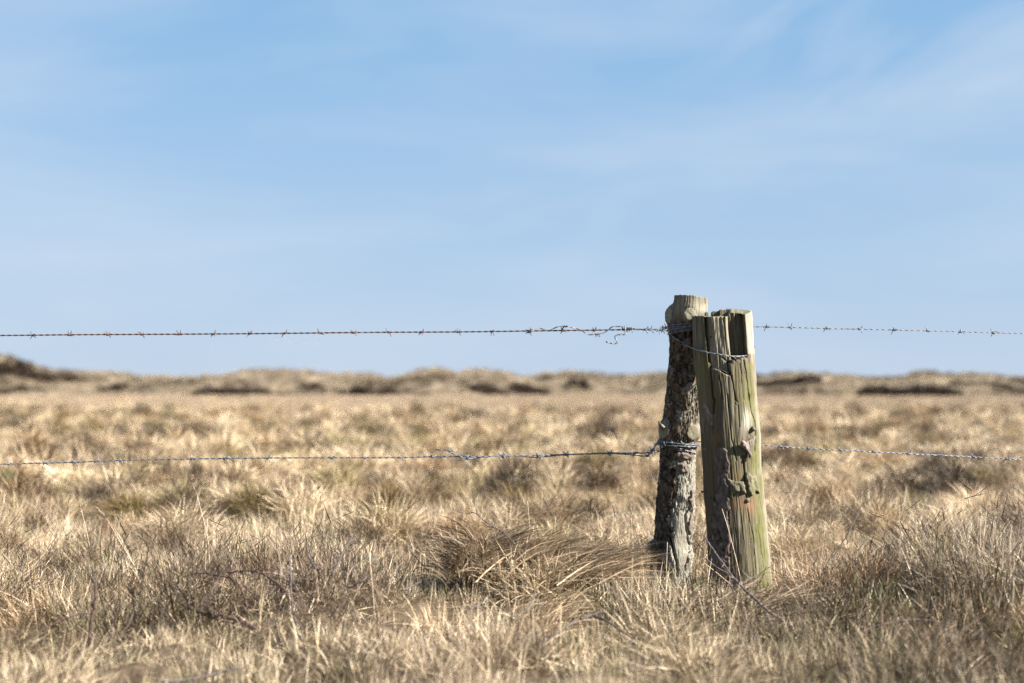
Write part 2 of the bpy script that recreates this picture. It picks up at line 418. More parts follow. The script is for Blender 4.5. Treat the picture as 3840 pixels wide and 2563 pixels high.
SKY = np.array([(-700, 868), (-480, 850), (-300, 862), (-120, 830), (0, 819), (25, 824), (60, 836), (110, 853), (180, 858), (260, 860), (330, 867), (420, 872), (460, 872),
    (520, 866), (560, 856), (640, 853), (700, 857), (760, 866), (800, 864), (850, 862), (890, 874), (920, 868), (960, 854), (1000, 850), (1030, 856), (1055, 862),
    (1080, 855), (1110, 853), (1150, 861), (1200, 876), (1230, 872), (1270, 860), (1310, 856), (1400, 864), (1450, 866), (1530, 858), (1640, 868), (1740, 866),
    (1800, 859), (1860, 861), (1950, 868), (2030, 872), (2080, 866), (2110, 856), (2150, 857), (2180, 862), (2250, 862), (2349, 870), (2500, 858), (2650, 872), (2900, 860), (3200, 872)], float)
DUNE_Y = 182.0
def dune_h(x, y):
    x = np.asarray(x, float); y = np.asarray(y, float)
    px = x / y * (FPX / 1.63474) + 1174.5
    top = CAM_H + (892.0 - np.interp(px, SKY[:, 0], SKY[:, 1])) / (FPX / 1.63474) * DUNE_Y
    foot = 136 + 10 * (fbm(x * 0.05, y * 0 + 2, 31, 3) - 0.5)
    k = sstep(foot, DUNE_Y - 6, y)
    hum = 2.2 * (fbm(x * 0.085, y * 0.06, 32, 4) - 0.42) * sstep(foot, foot + 8, y) * (1 - sstep(DUNE_Y - 22, DUNE_Y - 6, y))
    fine = 0.25 * (fbm(x * 0.5, y * 0.5, 35, 3) - 0.5) * k
    back = 1 - sstep(DUNE_Y + 5, DUNE_Y + 45, y)
    return -0.45 + (k * (top + 0.45) + hum + fine) * back - 0.6 * (1 - back) + 0.45 * sstep(foot - 3, foot + 1, y) * (1 - k) * back

def build_dunes():
    xs = np.linspace(-115, 115, 420); ys = np.concatenate([np.linspace(126, 190, 110), np.linspace(191, 240, 20)])
    Yg, Xg = np.meshgrid(ys, xs, indexing='ij')
    v = np.stack([Xg, Yg, dune_h(Xg, Yg)], -1).reshape(-1, 3)
    o = link("dunes", make_mesh("dunes", v, grid_faces(len(ys), len(xs))), M_dune)
    tag(o, "low grass covered sand dunes along the horizon", None, kind="structure")
build_dunes()

# ------------------------------------------------------------------ grass blades
def blades(roots, az, L, phi0, kap, width, tint, segs=3, twist=None):
    """Curved tapering ribbons; returns verts, faces, tint per vertex."""
    n = len(roots); d = np.stack([np.cos(az), np.sin(az), 0 * az], -1); z = np.array([0, 0, 1.0])
    perp = np.stack([-np.sin(az), np.cos(az), 0 * az], -1)
    if twist is None: twist = rng.uniform(-1.2, 1.2, n)
    p = roots.astype(float).copy(); V = np.zeros((n, segs * 2 + 1, 3)); dl = (L / segs)[:, None]
    for k in range(segs + 1):
        phi = phi0 + kap * (k / segs)
        tang = np.sin(phi)[:, None] * d + np.cos(phi)[:, None] * z
        nrm = np.cos(phi)[:, None] * d - np.sin(phi)[:, None] * z
        s = np.cos(twist)[:, None] * perp + np.sin(twist)[:, None] * nrm
        w = width[:, None] * (1.0, 0.85, 0.55, 0.3, 0.2)[min(k * 3 // max(segs, 1), 4)] * 0.5
        if k < segs:
            V[:, 2 * k] = p - s * w; V[:, 2 * k + 1] = p + s * w
            p = p + tang * dl
        else: V[:, 2 * segs] = p
    base = (np.arange(n) * (2 * segs + 1))[:, None]
    quads = np.concatenate([base + np.array([[2 * k, 2 * k + 1, 2 * k + 3, 2 * k + 2]]) for k in range(segs - 1)])
    tri = base + np.array([[2 * segs - 2, 2 * segs - 1, 2 * segs]])
    return V.reshape(-1, 3), [quads, tri], np.repeat(tint, 2 * segs + 1)

def blade_mesh(name, parts, material):
    v, f = join([(a, b) for a, b, c in parts]); t = np.concatenate([c for a, b, c in parts])
    me = make_mesh(name, v, f, {"tint": t}, smooth=False); me.materials.append(material)
    return me

def tuft_blades(n, rad, hmin, hmax, lean, kap, wmin, wmax, bias=(0, 0), segs=3, lo=0.0, hi=1.0, spreadout=0.7):
    a = rng.uniform(0, 2 * np.pi, n); r = rad * np.sqrt(rng.uniform(0, 1, n))
    roots = np.stack([r * np.cos(a), r * np.sin(a), np.full(n, -0.01)], -1)
    az = np.where(rng.random(n) < spreadout, a + rng.normal(0, 0.7, n), rng.uniform(0, 2 * np.pi, n))
    vx = np.cos(az) + bias[0]; vy = np.sin(az) + bias[1]; az = np.arctan2(vy, vx)
    L = rng.uniform(hmin, hmax, n)
    phi = np.abs(rng.normal(lean, lean * 0.6, n)); k = np.abs(rng.normal(kap, kap * 0.6, n))
    return blades(roots, az, L, phi, k, rng.uniform(wmin, wmax, n), rng.uniform(lo, hi, n), segs)

protos = bpy.data.collections.new("tuft_shapes")
def proto(me):
    o = bpy.data.objects.new(me.name, me); protos.objects.link(o)
NPROTO = 0
for i in range(8):     # 0-7 general dry grass, tangled every way
    b1 = (rng.normal(-0.1, 0.45), rng.normal(0, 0.4))
    proto(blade_mesh("atuft_%02d" % i, [tuft_blades(34, 0.08, 0.05, 0.15, 0.5, 0.3, 0.0020, 0.0038, b1, lo=0.1),
          tuft_blades(26, 0.11, 0.06, 0.17, 1.1, 0.3, 0.0018, 0.0034, b1), tuft_blades(10, 0.06, 0.10, 0.19, 0.3, 0.25, 0.0016, 0.0028, lo=0.6)], M_grass_inst))
for i in range(4):     # 8-11 flattened, matted, broken litter
    b1 = (rng.normal(0.2, 0.8), rng.normal(0, 0.6))
    proto(blade_mesh("btuft_%02d" % i, [tuft_blades(70, 0.14, 0.05, 0.16, 1.35, 0.25, 0.0020, 0.0040, b1), tuft_blades(14, 0.08, 0.04, 0.12, 0.7, 0.3, 0.0018, 0.0034, b1, lo=.3)], M_grass_inst))
for i in range(4):     # 12-15 short green-tinged
    proto(blade_mesh("ctuft_%02d" % i, [tuft_blades(46, 0.08, 0.04, 0.12, 0.4, 0.6, 0.0024, 0.0046)], M_grass_inst))
for i in range(4):     # 16-19 broad tufts for farther off: fewer and wider blades
    proto(blade_mesh("dtuft_%02d" % i, [tuft_blades(60, 0.17, 0.07, 0.19, 0.7, 0.8, 0.006, 0.012, (rng.normal(-0.3, 0.4), 0), segs=2)], M_grass_inst))

for i in range(4):     # 20-23 wiry dead sprigs
    parts = [tuft_blades(9, 0.05, 0.10, 0.24, 0.35, 0.25, 0.0018, 0.0028, hi=.6)]
    n = 46; zz = rng.uniform(.03, .17, n); aa = rng.uniform(0, 6.28, n); rr = rng.uniform(0, .09, n)
    parts.append(blades(np.stack([rr * np.cos(aa), rr * np.sin(aa), zz], -1), rng.uniform(0, 6.28, n), rng.uniform(.02, .06, n), rng.uniform(.3, 1.3, n), rng.normal(0, .3, n), rng.uniform(.0012, .0022, n), rng.uniform(0, .8, n), 2))
    proto(blade_mesh("etuft_%02d" % i, parts, M_grass_inst))

for i in range(5):     # 24-28 rounded clumps of long grass, one unit across
    n = 230; a = rng.uniform(0, 6.28, n); r = np.sqrt(rng.uniform(0, 1, n))
    z = 0.42 * np.sqrt(np.maximum(0, 1 - r * r)) * (0.6 + 0.8 * vnoise(np.cos(a) * r * 1.7 + 3 * i, np.sin(a) * r * 1.7, 134)) * rng.uniform(.1, 1, n)
    b1 = rng.normal(0, .5)
    proto(blade_mesh("fclump_%02d" % i, [blades(np.stack([.42 * r * np.cos(a), .42 * r * np.sin(a), z - .03], -1), a + b1 + rng.normal(0, .6, n), rng.uniform(.28, .6, n), .25 + .9 * r + rng.normal(0, .25, n), rng.uniform(.2, 1.1, n), rng.uniform(.013, .026, n), rng.uniform(.1, 1, n), 3)], M_grass_inst))

for i in range(5):     # 29-33 the same clumps close to the fence: more and finer blades
    n = 520; a = rng.uniform(0, 6.28, n); r = np.sqrt(rng.uniform(0, 1, n))
    z = 0.36 * np.sqrt(np.maximum(0, 1 - r * r)) * (0.6 + 0.8 * vnoise(np.cos(a) * r * 1.7 + 3 * i, np.sin(a) * r * 1.7, 135)) * rng.uniform(.05, 1, n)
    b1 = rng.normal(0, .6)
    proto(blade_mesh("gclump_%02d" % i, [blades(np.stack([.44 * r * np.cos(a), .44 * r * np.sin(a), z - .03], -1), a + b1 + rng.normal(0, .7, n), rng.uniform(.22, .55, n), .3 + .9 * r + rng.normal(0, .3, n), rng.uniform(.0, .8, n), rng.uniform(.007, .0125, n), rng.uniform(0, 1, n), 3)], M_grass_inst))

BIGX, SMX, BIGY, SMY = 0.745, 0.52, 4.62, 4.755
STRAW = np.array([0.56, 0.45, 0.31]); BROWN = np.array([0.25, 0.165, 0.095]); GREEN = np.array([0.16, 0.19, 0.055]); OLIVE = np.array([0.27, 0.225, 0.085]); GREY = np.array([0.46, 0.40, 0.34])
RUST = np.array([0.33, 0.20, 0.095])
# the darker tussocks one can pick out in the field
C_DARK, C_OLIVE, C_RUST, C_GREEN, C_BRN = (0.062, 0.043, 0.027), (0.145, 0.108, 0.036), (0.17, 0.10, 0.042), (0.07, 0.09, 0.038), (0.14, 0.092, 0.05)  # dark tone: dead brown growth with the tussocks' shaded sides painted in
FT = [  # x, y of the foot, width in px, height in px (2349 wide view), colour, label
    (70, 1050, 55, 60, C_DARK, "dark upright tussock at the far left above the lower wire"),
    (130, 1035, 80, 70, C_OLIVE, "tall olive tussock rising highest at the left of the field"),
    (210, 1018, 75, 50, C_OLIVE, "round olive tussock beside the tall one at the left"),
    (345, 1018, 80, 45, C_DARK, "dark slanting tussock left of centre above the lower wire"),
    (462, 1015, 45, 36, C_BRN, "small brown tussock just right of the dark slanting one"),
    (610, 1015, 90, 50, C_OLIVE, "olive brown tussock pair over the lower wire, left of centre"),
    (730, 1040, 36, 42, C_DARK, "narrow dark tussock standing right above the lower wire"),
    (838, 1010, 60, 36, C_OLIVE, "low green olive tussock in the middle of the field"),
    (968, 1018, 55, 40, C_OLIVE, "dark olive tussock in a row at the middle of the field"),
    (955, 958, 42, 30, C_BRN, "distant brown tussock on the plain before the middle dunes"),
    (1305, 978, 30, 26, C_RUST, "lone distant rust tussock left of the thin post"),
    (1375, 1022, 105, 60, C_DARK, "widest dark tussock, left of the thin post over the lower wire"),
    (450, 1100, 42, 42, C_DARK, "dark tussock under the lower wire, left of the rusty pair"),
    (578, 1112, 70, 62, C_RUST, "rusty brown tussock just under the lower wire"),
    (768, 1142, 80, 46, C_DARK, "dark tussock in pale grass beneath the lower wire"),
    (1088, 1086, 60, 42, C_DARK, "dark tussock right under the curled wire end"),
    (1130, 1148, 80, 52, C_DARK, "large dark tussock in the centre of the field"),
    (1232, 1150, 40, 34, C_BRN, "small brown tussock right of the large central one"),
    (1332, 1097, 36, 34, C_DARK, "small dark tussock in the pale grass left of the thin post"),
    (1270, 1182, 44, 34, C_RUST, "rust tuft between the centre and the thin post"),
    (872, 1200, 100, 46, C_RUST, "broad low rust tussock in the centre left"),
    (650, 1212, 70, 46, C_RUST, "orange brown tussock beyond the heather clump"),
    (580, 1210, 48, 42, C_DARK, "dark tussock left of the orange brown one"),
    (965, 1262, 80, 48, C_DARK, "dark tussock behind the big combed tussock"),
    (1310, 1282, 90, 56, C_DARK, "shaded dark tussock between the combed tussock and the thin post"),
    (175, 1168, 56, 40, C_DARK, "round dark tussock at the left below the lower wire"),
    (80, 1232, 120, 62, C_BRN, "broad brown tussock near the left edge of the view"),
    (30, 1152, 110, 66, C_GREEN, "green rushy tussock at the left edge below the lower wire"),
    (955, 1172, 56, 34, C_OLIVE, "olive tuft left of the large central tussock"),
    (250, 1240, 44, 52, C_RUST, "narrow rusty tussock at the left behind the tall stalks"),
    (1930, 1000, 50, 26, C_DARK, "distant dark tussock right of the thick post"),
    (1835, 1082, 110, 42, C_OLIVE, "olive tussock beside the thick post under the lower right wire"),
    (2000, 1010, 44, 30, C_BRN, "distant brown tussock at the right above the lower wire"),
    (2110, 1006, 60, 28, C_BRN, "low distant brown tussock at the right"),
    (2060, 1125, 130, 46, C_DARK, "wide dark tussock at the right below the wire"),
    (2150, 1092, 56, 42, C_DARK, "dark round tussock right below the lower right wire"),
    (2245, 1094, 54, 42, C_DARK, "dark round tussock near the right end of the lower wire"),
    (1885, 1190, 70, 48, C_RUST, "rust dark tussock right of the thick post's lower half"),
    (1975, 1198, 52, 48, C_DARK, "dark tussock right of the rusty one by the thick post"),
    (2060, 1248, 80, 46, C_BRN, "brown tussock behind the standing right tussock"),
    (2240, 1192, 64, 46, C_DARK, "dark tussock at the right edge in pale grass"),
    (2315, 1212, 60, 50, C_BRN, "brown tussock touching the right edge of the view"),
    (2200, 1030, 60, 32, C_BRN, "small brown tussock above the lower right wire"),
]
FPOS = []
for (dx, dy, w, h, c, lab) in FT:
    Yt = CAM_H * (FPX / 1.63474) / (dy - 894.0); FPOS.append((float(D(dx, dy, Yt)[0]), Yt, w * Yt * 1.63474 / FPX))
FPOS = np.array(FPOS)
def off_tussocks(x, y, k=0.62):
    d = np.hypot((x[:, None] - FPOS[None, :, 0]), (y[:, None] - FPOS[None, :, 1] + 0.15 * FPOS[None, :, 2]) * 0.55)
    return (d > k * FPOS[None, :, 2]).all(1)

def scatter():
    xs, ys = [], []
    def zone(y0, y1, dens):
        w = 0.42 if y0 < 7 else 0.58
        A = (w * y1 + 1.3) * 2 * (y1 - y0); n = int(A * dens)
        x = rng.uniform(-1, 1, n) * (w * y1 + 1.3); y = rng.uniform(y0, y1, n)
        k = np.abs(x) < w * y + 1.3
        xs.append(x[k]); ys.append(y[k])
    zone(2.35, 4.0, 330); zone(4.0, 7.0, 220); zone(7, 11, 120); zone(11, 17, 75); zone(17, 28, 32); zone(28, 50, 14); zone(50, 90, 5); zone(90, 142, 1.6)
    x = np.concatenate(xs); y = np.concatenate(ys)
    keep = (np.hypot(x - BIGX, y - BIGY) > 0.14) & ~((x > 0.55) & (x < 0.68) & (y > 4.5) & (y < 4.95)) & (np.hypot(x - SMX + 0.01, y - SMY - 0.2) > 0.09)
    keep &= vnoise(x * 3.4, y * 3.4, 51) > np.where(y < 5, 0.05, 0.14)
    keep &= off_tussocks(x, y, 0.40)
    x = x[keep]; y = y[keep]; n = len(x)
    far = sstep(9, 16, y)
    idx = rng.integers(0, 8, n)
    flat = vnoise(x * 1.6 + 9, y * 1.6, 52); idx = np.where((flat > 0.60) & (rng.random(n) < 0.75) | (rng.random(n) < 0.16), rng.integers(8, 12, n), idx)
    grn = fbm(x * 0.9 + 40, y * 0.9, 53, 3)
    isg = (grn + 0.03 * (y < 4.2) > 0.55) & (rng.random(n) < 0.45); idx = np.where(isg, rng.integers(12, 16, n), idx)
    idx = np.where(rng.random(n) < far, rng.integers(16, 20, n), idx)
    wiry = vnoise(x * 1.3 + 61, y * 1.3, 59) + 0.5 * np.exp(-(((x + 0.55) / 0.5) ** 2 + ((y - 3.9) / 0.5) ** 2)) + 0.08 * (y < 3.7)
    core = np.exp(-(((x + 0.52) / 0.42) ** 2 + ((y - 3.9) / 0.4) ** 2)) > 0.4
    wiry = (wiry > 0.66) & (rng.random(n) < 0.14 + 0.20 * core) & (y < 5.0); idx = np.where(wiry, rng.integers(20, 24, n), idx)
    scl = rng.uniform(0.65, 1.25, n) * np.maximum(0.72, 0.30 + 1.40 * fbm(x * 2.1, y * 2.1 + 5, 54, 2)) * np.interp(y, [2, 8, 16, 40, 90, 140], [0.70, 0.76, 0.62, 0.7, 1.0, 1.3])
    scl = np.where(wiry, scl * 1.3, scl)
    foot = np.minimum(np.hypot(x - BIGX, y - BIGY), np.hypot(x - SMX, y - SMY - .15)); front = np.exp(-(((x - 0.64) / 0.20) ** 2 + ((y - 4.38) / 0.26) ** 2)); scl = scl * (0.50 + 0.50 * sstep(0.16, 0.42, foot)) * (1 - 0.38 * front)
    # colour: pale straw, with brown, rust, olive and green drifts
    u = rng.random(n)[:, None]
    field = sstep(4.6, 7.0, y); c = STRAW * ((0.78 + 0.42 * rng.random(n)) * (1.08 + 0.22 * field))[:, None]
    c = c * (1 - 0.35 * u) + GREY * 0.35 * u
    br = fbm(x * 0.8 + 11, y * 0.8, 55, 4) + 0.04 * (1 - sstep(4.2, 5.2, y)); w = (sstep(0.46 + 0.08 * field, 0.60 + 0.06 * field, br) * (0.85 - 0.25 * field) * (rng.random(n) < 0.7))[:, None]
    c = c * (1 - w) + BROWN * w
    ru = fbm(x * 0.33 + 70, y * 0.5, 56, 3); w = (sstep(0.54, 0.68, ru) * 0.5 * (rng.random(n) < 0.6))[:, None]; c = c * (1 - w) + RUST * w
    dk = ((rng.random(n) < 0.24 - 0.19 * field + (0.2 - 0.12 * field) * sstep(0.5, 0.62, fbm(x * 2.2 + 31, y * 2.2, 58, 2))) * (0.6 + 0.4 * rng.random(n)))[:, None]; c = c * (1 - dk) + np.array([0.075, 0.052, 0.033]) * dk
    ol = fbm(x * 0.22 + 21, y * 0.22, 57, 3) + 0.16 * np.exp(-((y - 20) / 5.5) ** 2)
    w = (sstep(0.52, 0.70, ol) * 0.75 * (rng.random(n) < 0.7) * sstep(6, 9, y))[:, None]; c = c * (1 - w) + OLIVE * w
    c = np.where(wiry[:, None], np.array([0.10, 0.072, 0.052]) * (0.6 + 0.9 * rng.random(n))[:, None], c)
    gw = (np.where(isg, 0.7, 0.0) * rng.random(n))[:, None]; c = c * (1 - gw) + GREEN * gw
    plain = sstep(30, 42, y)[:, None] * 0.6          # the level belt before the dunes is browner
    c = c * (1 - plain) + np.array([0.42, 0.32, 0.235]) * plain
    rot = np.stack([rng.normal(0, 0.12, n), rng.normal(0, 0.12, n), rng.uniform(0, 2 * np.pi, n)], -1)
    # clumps
    cx, cy = [], []
    for y0, y1, dens in ((2.4, 4.3, 5.0), (4.3, 8, 9.0), (8, 14, 6.5), (14, 24, 3.2), (24, 40, 1.2)):
        A = (0.55 * y1 + 1.1) * 2 * (y1 - y0); k = int(A * dens)
        xx = rng.uniform(-1, 1, k) * (0.55 * y1 + 1.1); yy = rng.uniform(y0, y1, k)
        kk = (np.abs(xx) < 0.55 * yy + 1.1) & (vnoise(xx * 1.1, yy * 1.1, 151) > .22) & (np.hypot(xx - BIGX, yy - BIGY) > 0.3) & (np.hypot(xx - SMX, yy - SMY - .2) > 0.24) & off_tussocks(xx, yy, 0.85)
        cx.append(xx[kk]); cy.append(yy[kk])
    cx = np.concatenate(cx); cy = np.concatenate(cy); m = len(cx); f2 = sstep(4.6, 7.0, cy)
    cs = rng.uniform(0.16, 0.36, m) * np.interp(cy, [2.4, 4.3, 10, 40], [0.75, 0.8, 1.0, 1.7])
    cc = STRAW * ((0.75 + 0.4 * rng.random(m)) * (1.02 + 0.22 * f2))[:, None]
    q = rng.random(m); pick = fbm(cx * 0.5 + 3, cy * 0.5, 152, 3)
    for lo_, hi_, c2, am in ((0.0, 0.19, BROWN * 0.7, .9), (0.19, 0.34, RUST * 0.9, .85), (0.34, 0.43, OLIVE, .8), (0.43, 0.58, np.array([.10, .068, .04]), .9)):
        g = (q + (0.5 - pick) * 0.5 > lo_) & (q + (0.5 - pick) * 0.5 <= hi_); g = g[:, None] * am * rng.uniform(.6, 1, m)[:, None]; cc = cc * (1 - g) + c2 * g
    x = np.concatenate([x, cx]); y = np.concatenate([y, cy]); c = np.concatenate([c, cc]); scl = np.concatenate([scl, cs]); idx = np.concatenate([idx, np.where(cy < 8.5, rng.integers(29, 34, m), rng.integers(24, 29, m))])
    rot = np.concatenate([rot, np.stack([0 * cx, 0 * cx, rng.uniform(0, 6.28, m)], -1)])
    return np.stack([x, y, hgt(x, y) - 0.005], -1), rot, scl, idx, c

def gn_scatter(name, pts, rot, scl, idx, colr, coll):
    me = bpy.data.meshes.new(name); me.vertices.add(len(pts)); me.vertices.foreach_set("co", np.asarray(pts, np.float32).ravel())
    for nm, ty, key, val in (("spin", 'FLOAT_VECTOR', "vector", rot), ("size", 'FLOAT', "value", scl), ("shape", 'INT', "value", idx), ("tuft_colour", 'FLOAT_VECTOR', "vector", colr)):
        a = me.attributes.new(nm, ty, 'POINT'); a.data.foreach_set(key, np.ascontiguousarray(val, dtype=np.int32 if ty == 'INT' else np.float32).ravel())
    me.update()
    o = link(name, me)
    g = bpy.data.node_groups.new(name + "_nodes", 'GeometryNodeTree')
    g.interface.new_socket("Geometry", in_out='INPUT', socket_type='NodeSocketGeometry'); g.interface.new_socket("Geometry", in_out='OUTPUT', socket_type='NodeSocketGeometry')
    N = g.nodes; gi = N.new('NodeGroupInput'); go = N.new('NodeGroupOutput')
    ci = N.new('GeometryNodeCollectionInfo'); ci.inputs['Collection'].default_value = coll; ci.inputs['Separate Children'].default_value = True; ci.inputs['Reset Children'].default_value = True
    ip = N.new('GeometryNodeInstanceOnPoints'); ip.inputs['Pick Instance'].default_value = True
    def na(nm, ty):
        a = N.new('GeometryNodeInputNamedAttribute'); a.data_type = ty; a.inputs['Name'].default_value = nm
        return next(s for s in a.outputs if s.enabled and s.name == 'Attribute')
    g.links.new(gi.outputs[0], ip.inputs['Points']); g.links.new(ci.outputs[0], ip.inputs['Instance'])
    g.links.new(na("shape", 'INT'), ip.inputs['Instance Index']); g.links.new(na("spin", 'FLOAT_VECTOR'), ip.inputs['Rotation']); g.links.new(na("size", 'FLOAT'), ip.inputs['Scale'])
    g.links.new(ip.outputs[0], go.inputs[0])
    md = o.modifiers.new("scatter", 'NODES'); md.node_group = g
    return o

tag(gn_scatter("dry_grass", *scatter(), protos), "tangled dry straw coloured grass covering the heath around the fence", "grass", kind="stuff")

def dune_grass_mix(pts, rot, scl, idx, c):
    big = rng.random(len(pts)) < 0.3          # broad tussocks among the finer tufts
    return pts, rot, np.where(big, rng.uniform(.5, 1.1, len(pts)), scl), np.where(big, rng.integers(24, 29, len(pts)), idx), c
def dune_grass():
    n = 11500
    y = rng.uniform(134, 186, n); x = rng.uniform(-0.56, 0.56, n) * y
    z = dune_h(x, y); k = z > hgt(x, y) + 0.03; x, y, z = x[k], y[k], z[k]; n = len(x)
    dk = fbm(x * 0.10, y * 0.08 + 3, 61, 4)
    w = np.maximum(sstep(0.46, 0.56, dk), 0.85 * sstep(-62, -70, x) )[:, None] * (rng.random(n) < 0.85)[:, None]
    px = x / y * (FPX / 1.63474) + 1174.5; dd_ = np.exp(-((px - 60) / 90) ** 2) * (y > 150); w = np.maximum(w, (dd_ * (rng.random(n) < .85))[:, None])
    c = np.array([0.40, 0.33, 0.235]) * (0.35 + 1.0 * fbm(x * 0.22 + 9, y * 0.15, 62, 3) + 0.2 * rng.random(n))[:, None]; c = c * (1 - w) + np.array([0.12, 0.088, 0.055]) * w
    return np.stack([x, y, z - 0.03], -1), np.stack([0 * x, 0 * x, rng.uniform(0, 6.28, n)], -1), rng.uniform(1.2, 2.8, n), rng.integers(16, 20, n), c
tag(gn_scatter("dune_grass", *dune_grass_mix(*dune_grass()), protos), "pale marram grass growing over the far dunes", "grass", kind="stuff")

# ------------------------------------------------------------------ posts
def post_grid(edge, Y0, T, ybot, floor=None, disp=None, nf=200, nb=60, rows=420, lean_y=0.0):
    """edge: (y, left, right) in photograph pixels; T(px, d): where the top is cut."""
    edge = np.array(edge, float)
    fr = np.linspace(-math.pi / 2, math.pi / 2, nf, endpoint=False); bk = np.linspace(math.pi / 2, 1.5 * math.pi, nb, endpoint=False)
    th = np.concatenate([fr, bk]); nc = len(th)
    s = np.linspace(0, 1, rows)[::-1]              # 0 top .. 1 bottom
    Lf = lambda y: np.interp(y, edge[:, 0], edge[:, 1]); Rf = lambda y: np.interp(y, edge[:, 0], edge[:, 2])
    sin, cos = np.sin(th), np.cos(th)
    yt = np.full(nc, edge[0, 0])
    for _ in range(3):
        px = (Lf(yt) + Rf(yt)) / 2 + (Rf(yt) - Lf(yt)) / 2 * sin
        depth = cos.copy()
        R = (Rf(yt) - Lf(yt)) / 2 / FPX * Y0
        if floor is not None: depth = np.where(cos > 0, np.minimum(cos, floor(px, yt + 2) / R), cos)
        yt = T(px, (1 - depth) / 2)
    y = yt[None, :] + s[:, None] * (ybot - yt[None, :])
    sinb = np.broadcast_to(sin, y.shape); cosb = np.broadcast_to(cos, y.shape)
    c = (Lf(y) + Rf(y)) / 2; hw = (Rf(y) - Lf(y)) / 2
    px = c + hw * sinb
    Yv = Y0 + lean_y * (y - 1150.0)
    R = hw / FPX * Yv
    r = np.zeros_like(y)
    dd = disp(px, y, np.broadcast_to(th, y.shape)) if disp is not None else r
    yf = R * cosb * (1 - dd / np.maximum(R, 1e-6))
    if floor is not None: yf = np.where(cosb > 0, np.minimum(yf, floor(px, y) - dd * 0.6), yf)
    px2 = c + (px - c) * (1 - dd / R)
    v = P(px2, y, Yv)
    v[..., 1] = Yv - yf
    return v, px, y, np.broadcast_to(th, y.shape), Lf, Rf, yf, R

def poly_dist(px, y, pts):
    """Distance in pixels to a polyline."""
    best = np.full(px.shape, 1e9)
    for (x0, y0), (x1, y1) in zip(pts[:-1], pts[1:]):
        dx, dy = x1 - x0, y1 - y0
        t = np.clip(((px - x0) * dx + (y - y0) * dy) / (dx * dx + dy * dy), 0, 1)
        best = np.minimum(best, np.hypot(px - x0 - t * dx, y - y0 - t * dy))
    return best

def inside(px, y, poly):
    poly = np.array(poly, float); r = np.zeros(px.shape, bool); j = len(poly) - 1
    for i in range(len(poly)):
        xi, yi = poly[i]; xj, yj = poly[j]
        r ^= ((yi > y) != (yj > y)) & (px < (xj - xi) * (y - yi) / (yj - yi + 1e-9) + xi)
        j = i
    return r

def r1(*p): return [(2400 + x / 3.733, 1080 + y / 3.733) for x, y in p]
def r2(*p): return [(2400 + x / 3.733, 1480 + y / 3.733) for x, y in p]
def r3(*p): return [(2350 + x / 3.484, 1850 + y / 3.484) for x, y in p]

# --- the thick post
BIG_EDGE = [(1140, 2596, 2815), (1176, 2596, 2817), (1192, 2597, 2819), (1316, 2600, 2826), (1410, 2610, 2833), (1500, 2619, 2839), (1614, 2626, 2849), (1748, 2636, 2855),
            (1855, 2640, 2864), (1900, 2645, 2869), (1994, 2653, 2878), (2137, 2659, 2891), (2230, 2664, 2897), (2330, 2668, 2903)]
def X1(px): return (px - 2400) * 3.733
def Z1(py): return (py - 1080) * 3.733
def big_top(px, d):
    X = X1(px)
    jag = 10 * (vnoise(X * 0.045, 0 * X, 71) - 0.5) + 6 * (vnoise(X * 0.12, 0 * X, 72) - 0.5)
    left = 428 - 52 * d; right = 402 - 140 * d
    k = sstep(1215, 1262, X + 30 * (vnoise(d * 9, d * 0, 73) - 0.5))
    t = left * (1 - k) + right * k
    t = t + np.where(X < 850, -6, 0) + jag + 12 * sstep(0.88, 1.0, d) * k - 14 * sstep(1480, 1545, X) * (1 - d)
    return 1080 + t / 3.733
def big_floor(px, y):
    """Depth (m in front of the axis) of the split face left where slabs have broken off."""
    X = X1(px) - (Z1(y) - 430) * 0.075; Z = Z1(y)
    full = 0.2
    yb = np.interp(X, [800, 850, 862, 900, 905, 990, 1000, 1130, 1150, 1152, 1170, 1240, 1242, 1420, 1430], [400, 420, 1050, 1110, 1120, 1145, 1150, 1215, 1225, 1020, 1010, 1035, 975, 960, 400])
    yb = yb + 22 * (vnoise(X * 0.03, 0 * X, 74) - 0.5)
    fl = np.interp(X, [835, 848, 905, 925, 960, 1150, 1180, 1200, 1400, 1418, 1422], [0.075, 0.036, 0.030, 0.050, 0.060, 0.062, 0.058, 0.047, 0.038, 0.046, full])
    fl = fl + 0.010 * sstep(500, 1150, Z) * (X < 1190)
    fib = 0.011 * (vnoise(X * 0.045, Z * 0.002, 75) - 0.5) + 0.006 * (vnoise(X * 0.11, Z * 0.003, 76) - 0.5)
    m = sstep(-6, 6, yb - Z) * (X > 830) * (X < 1423)
    base = fl + fib
    return base * m + full * (1 - m)
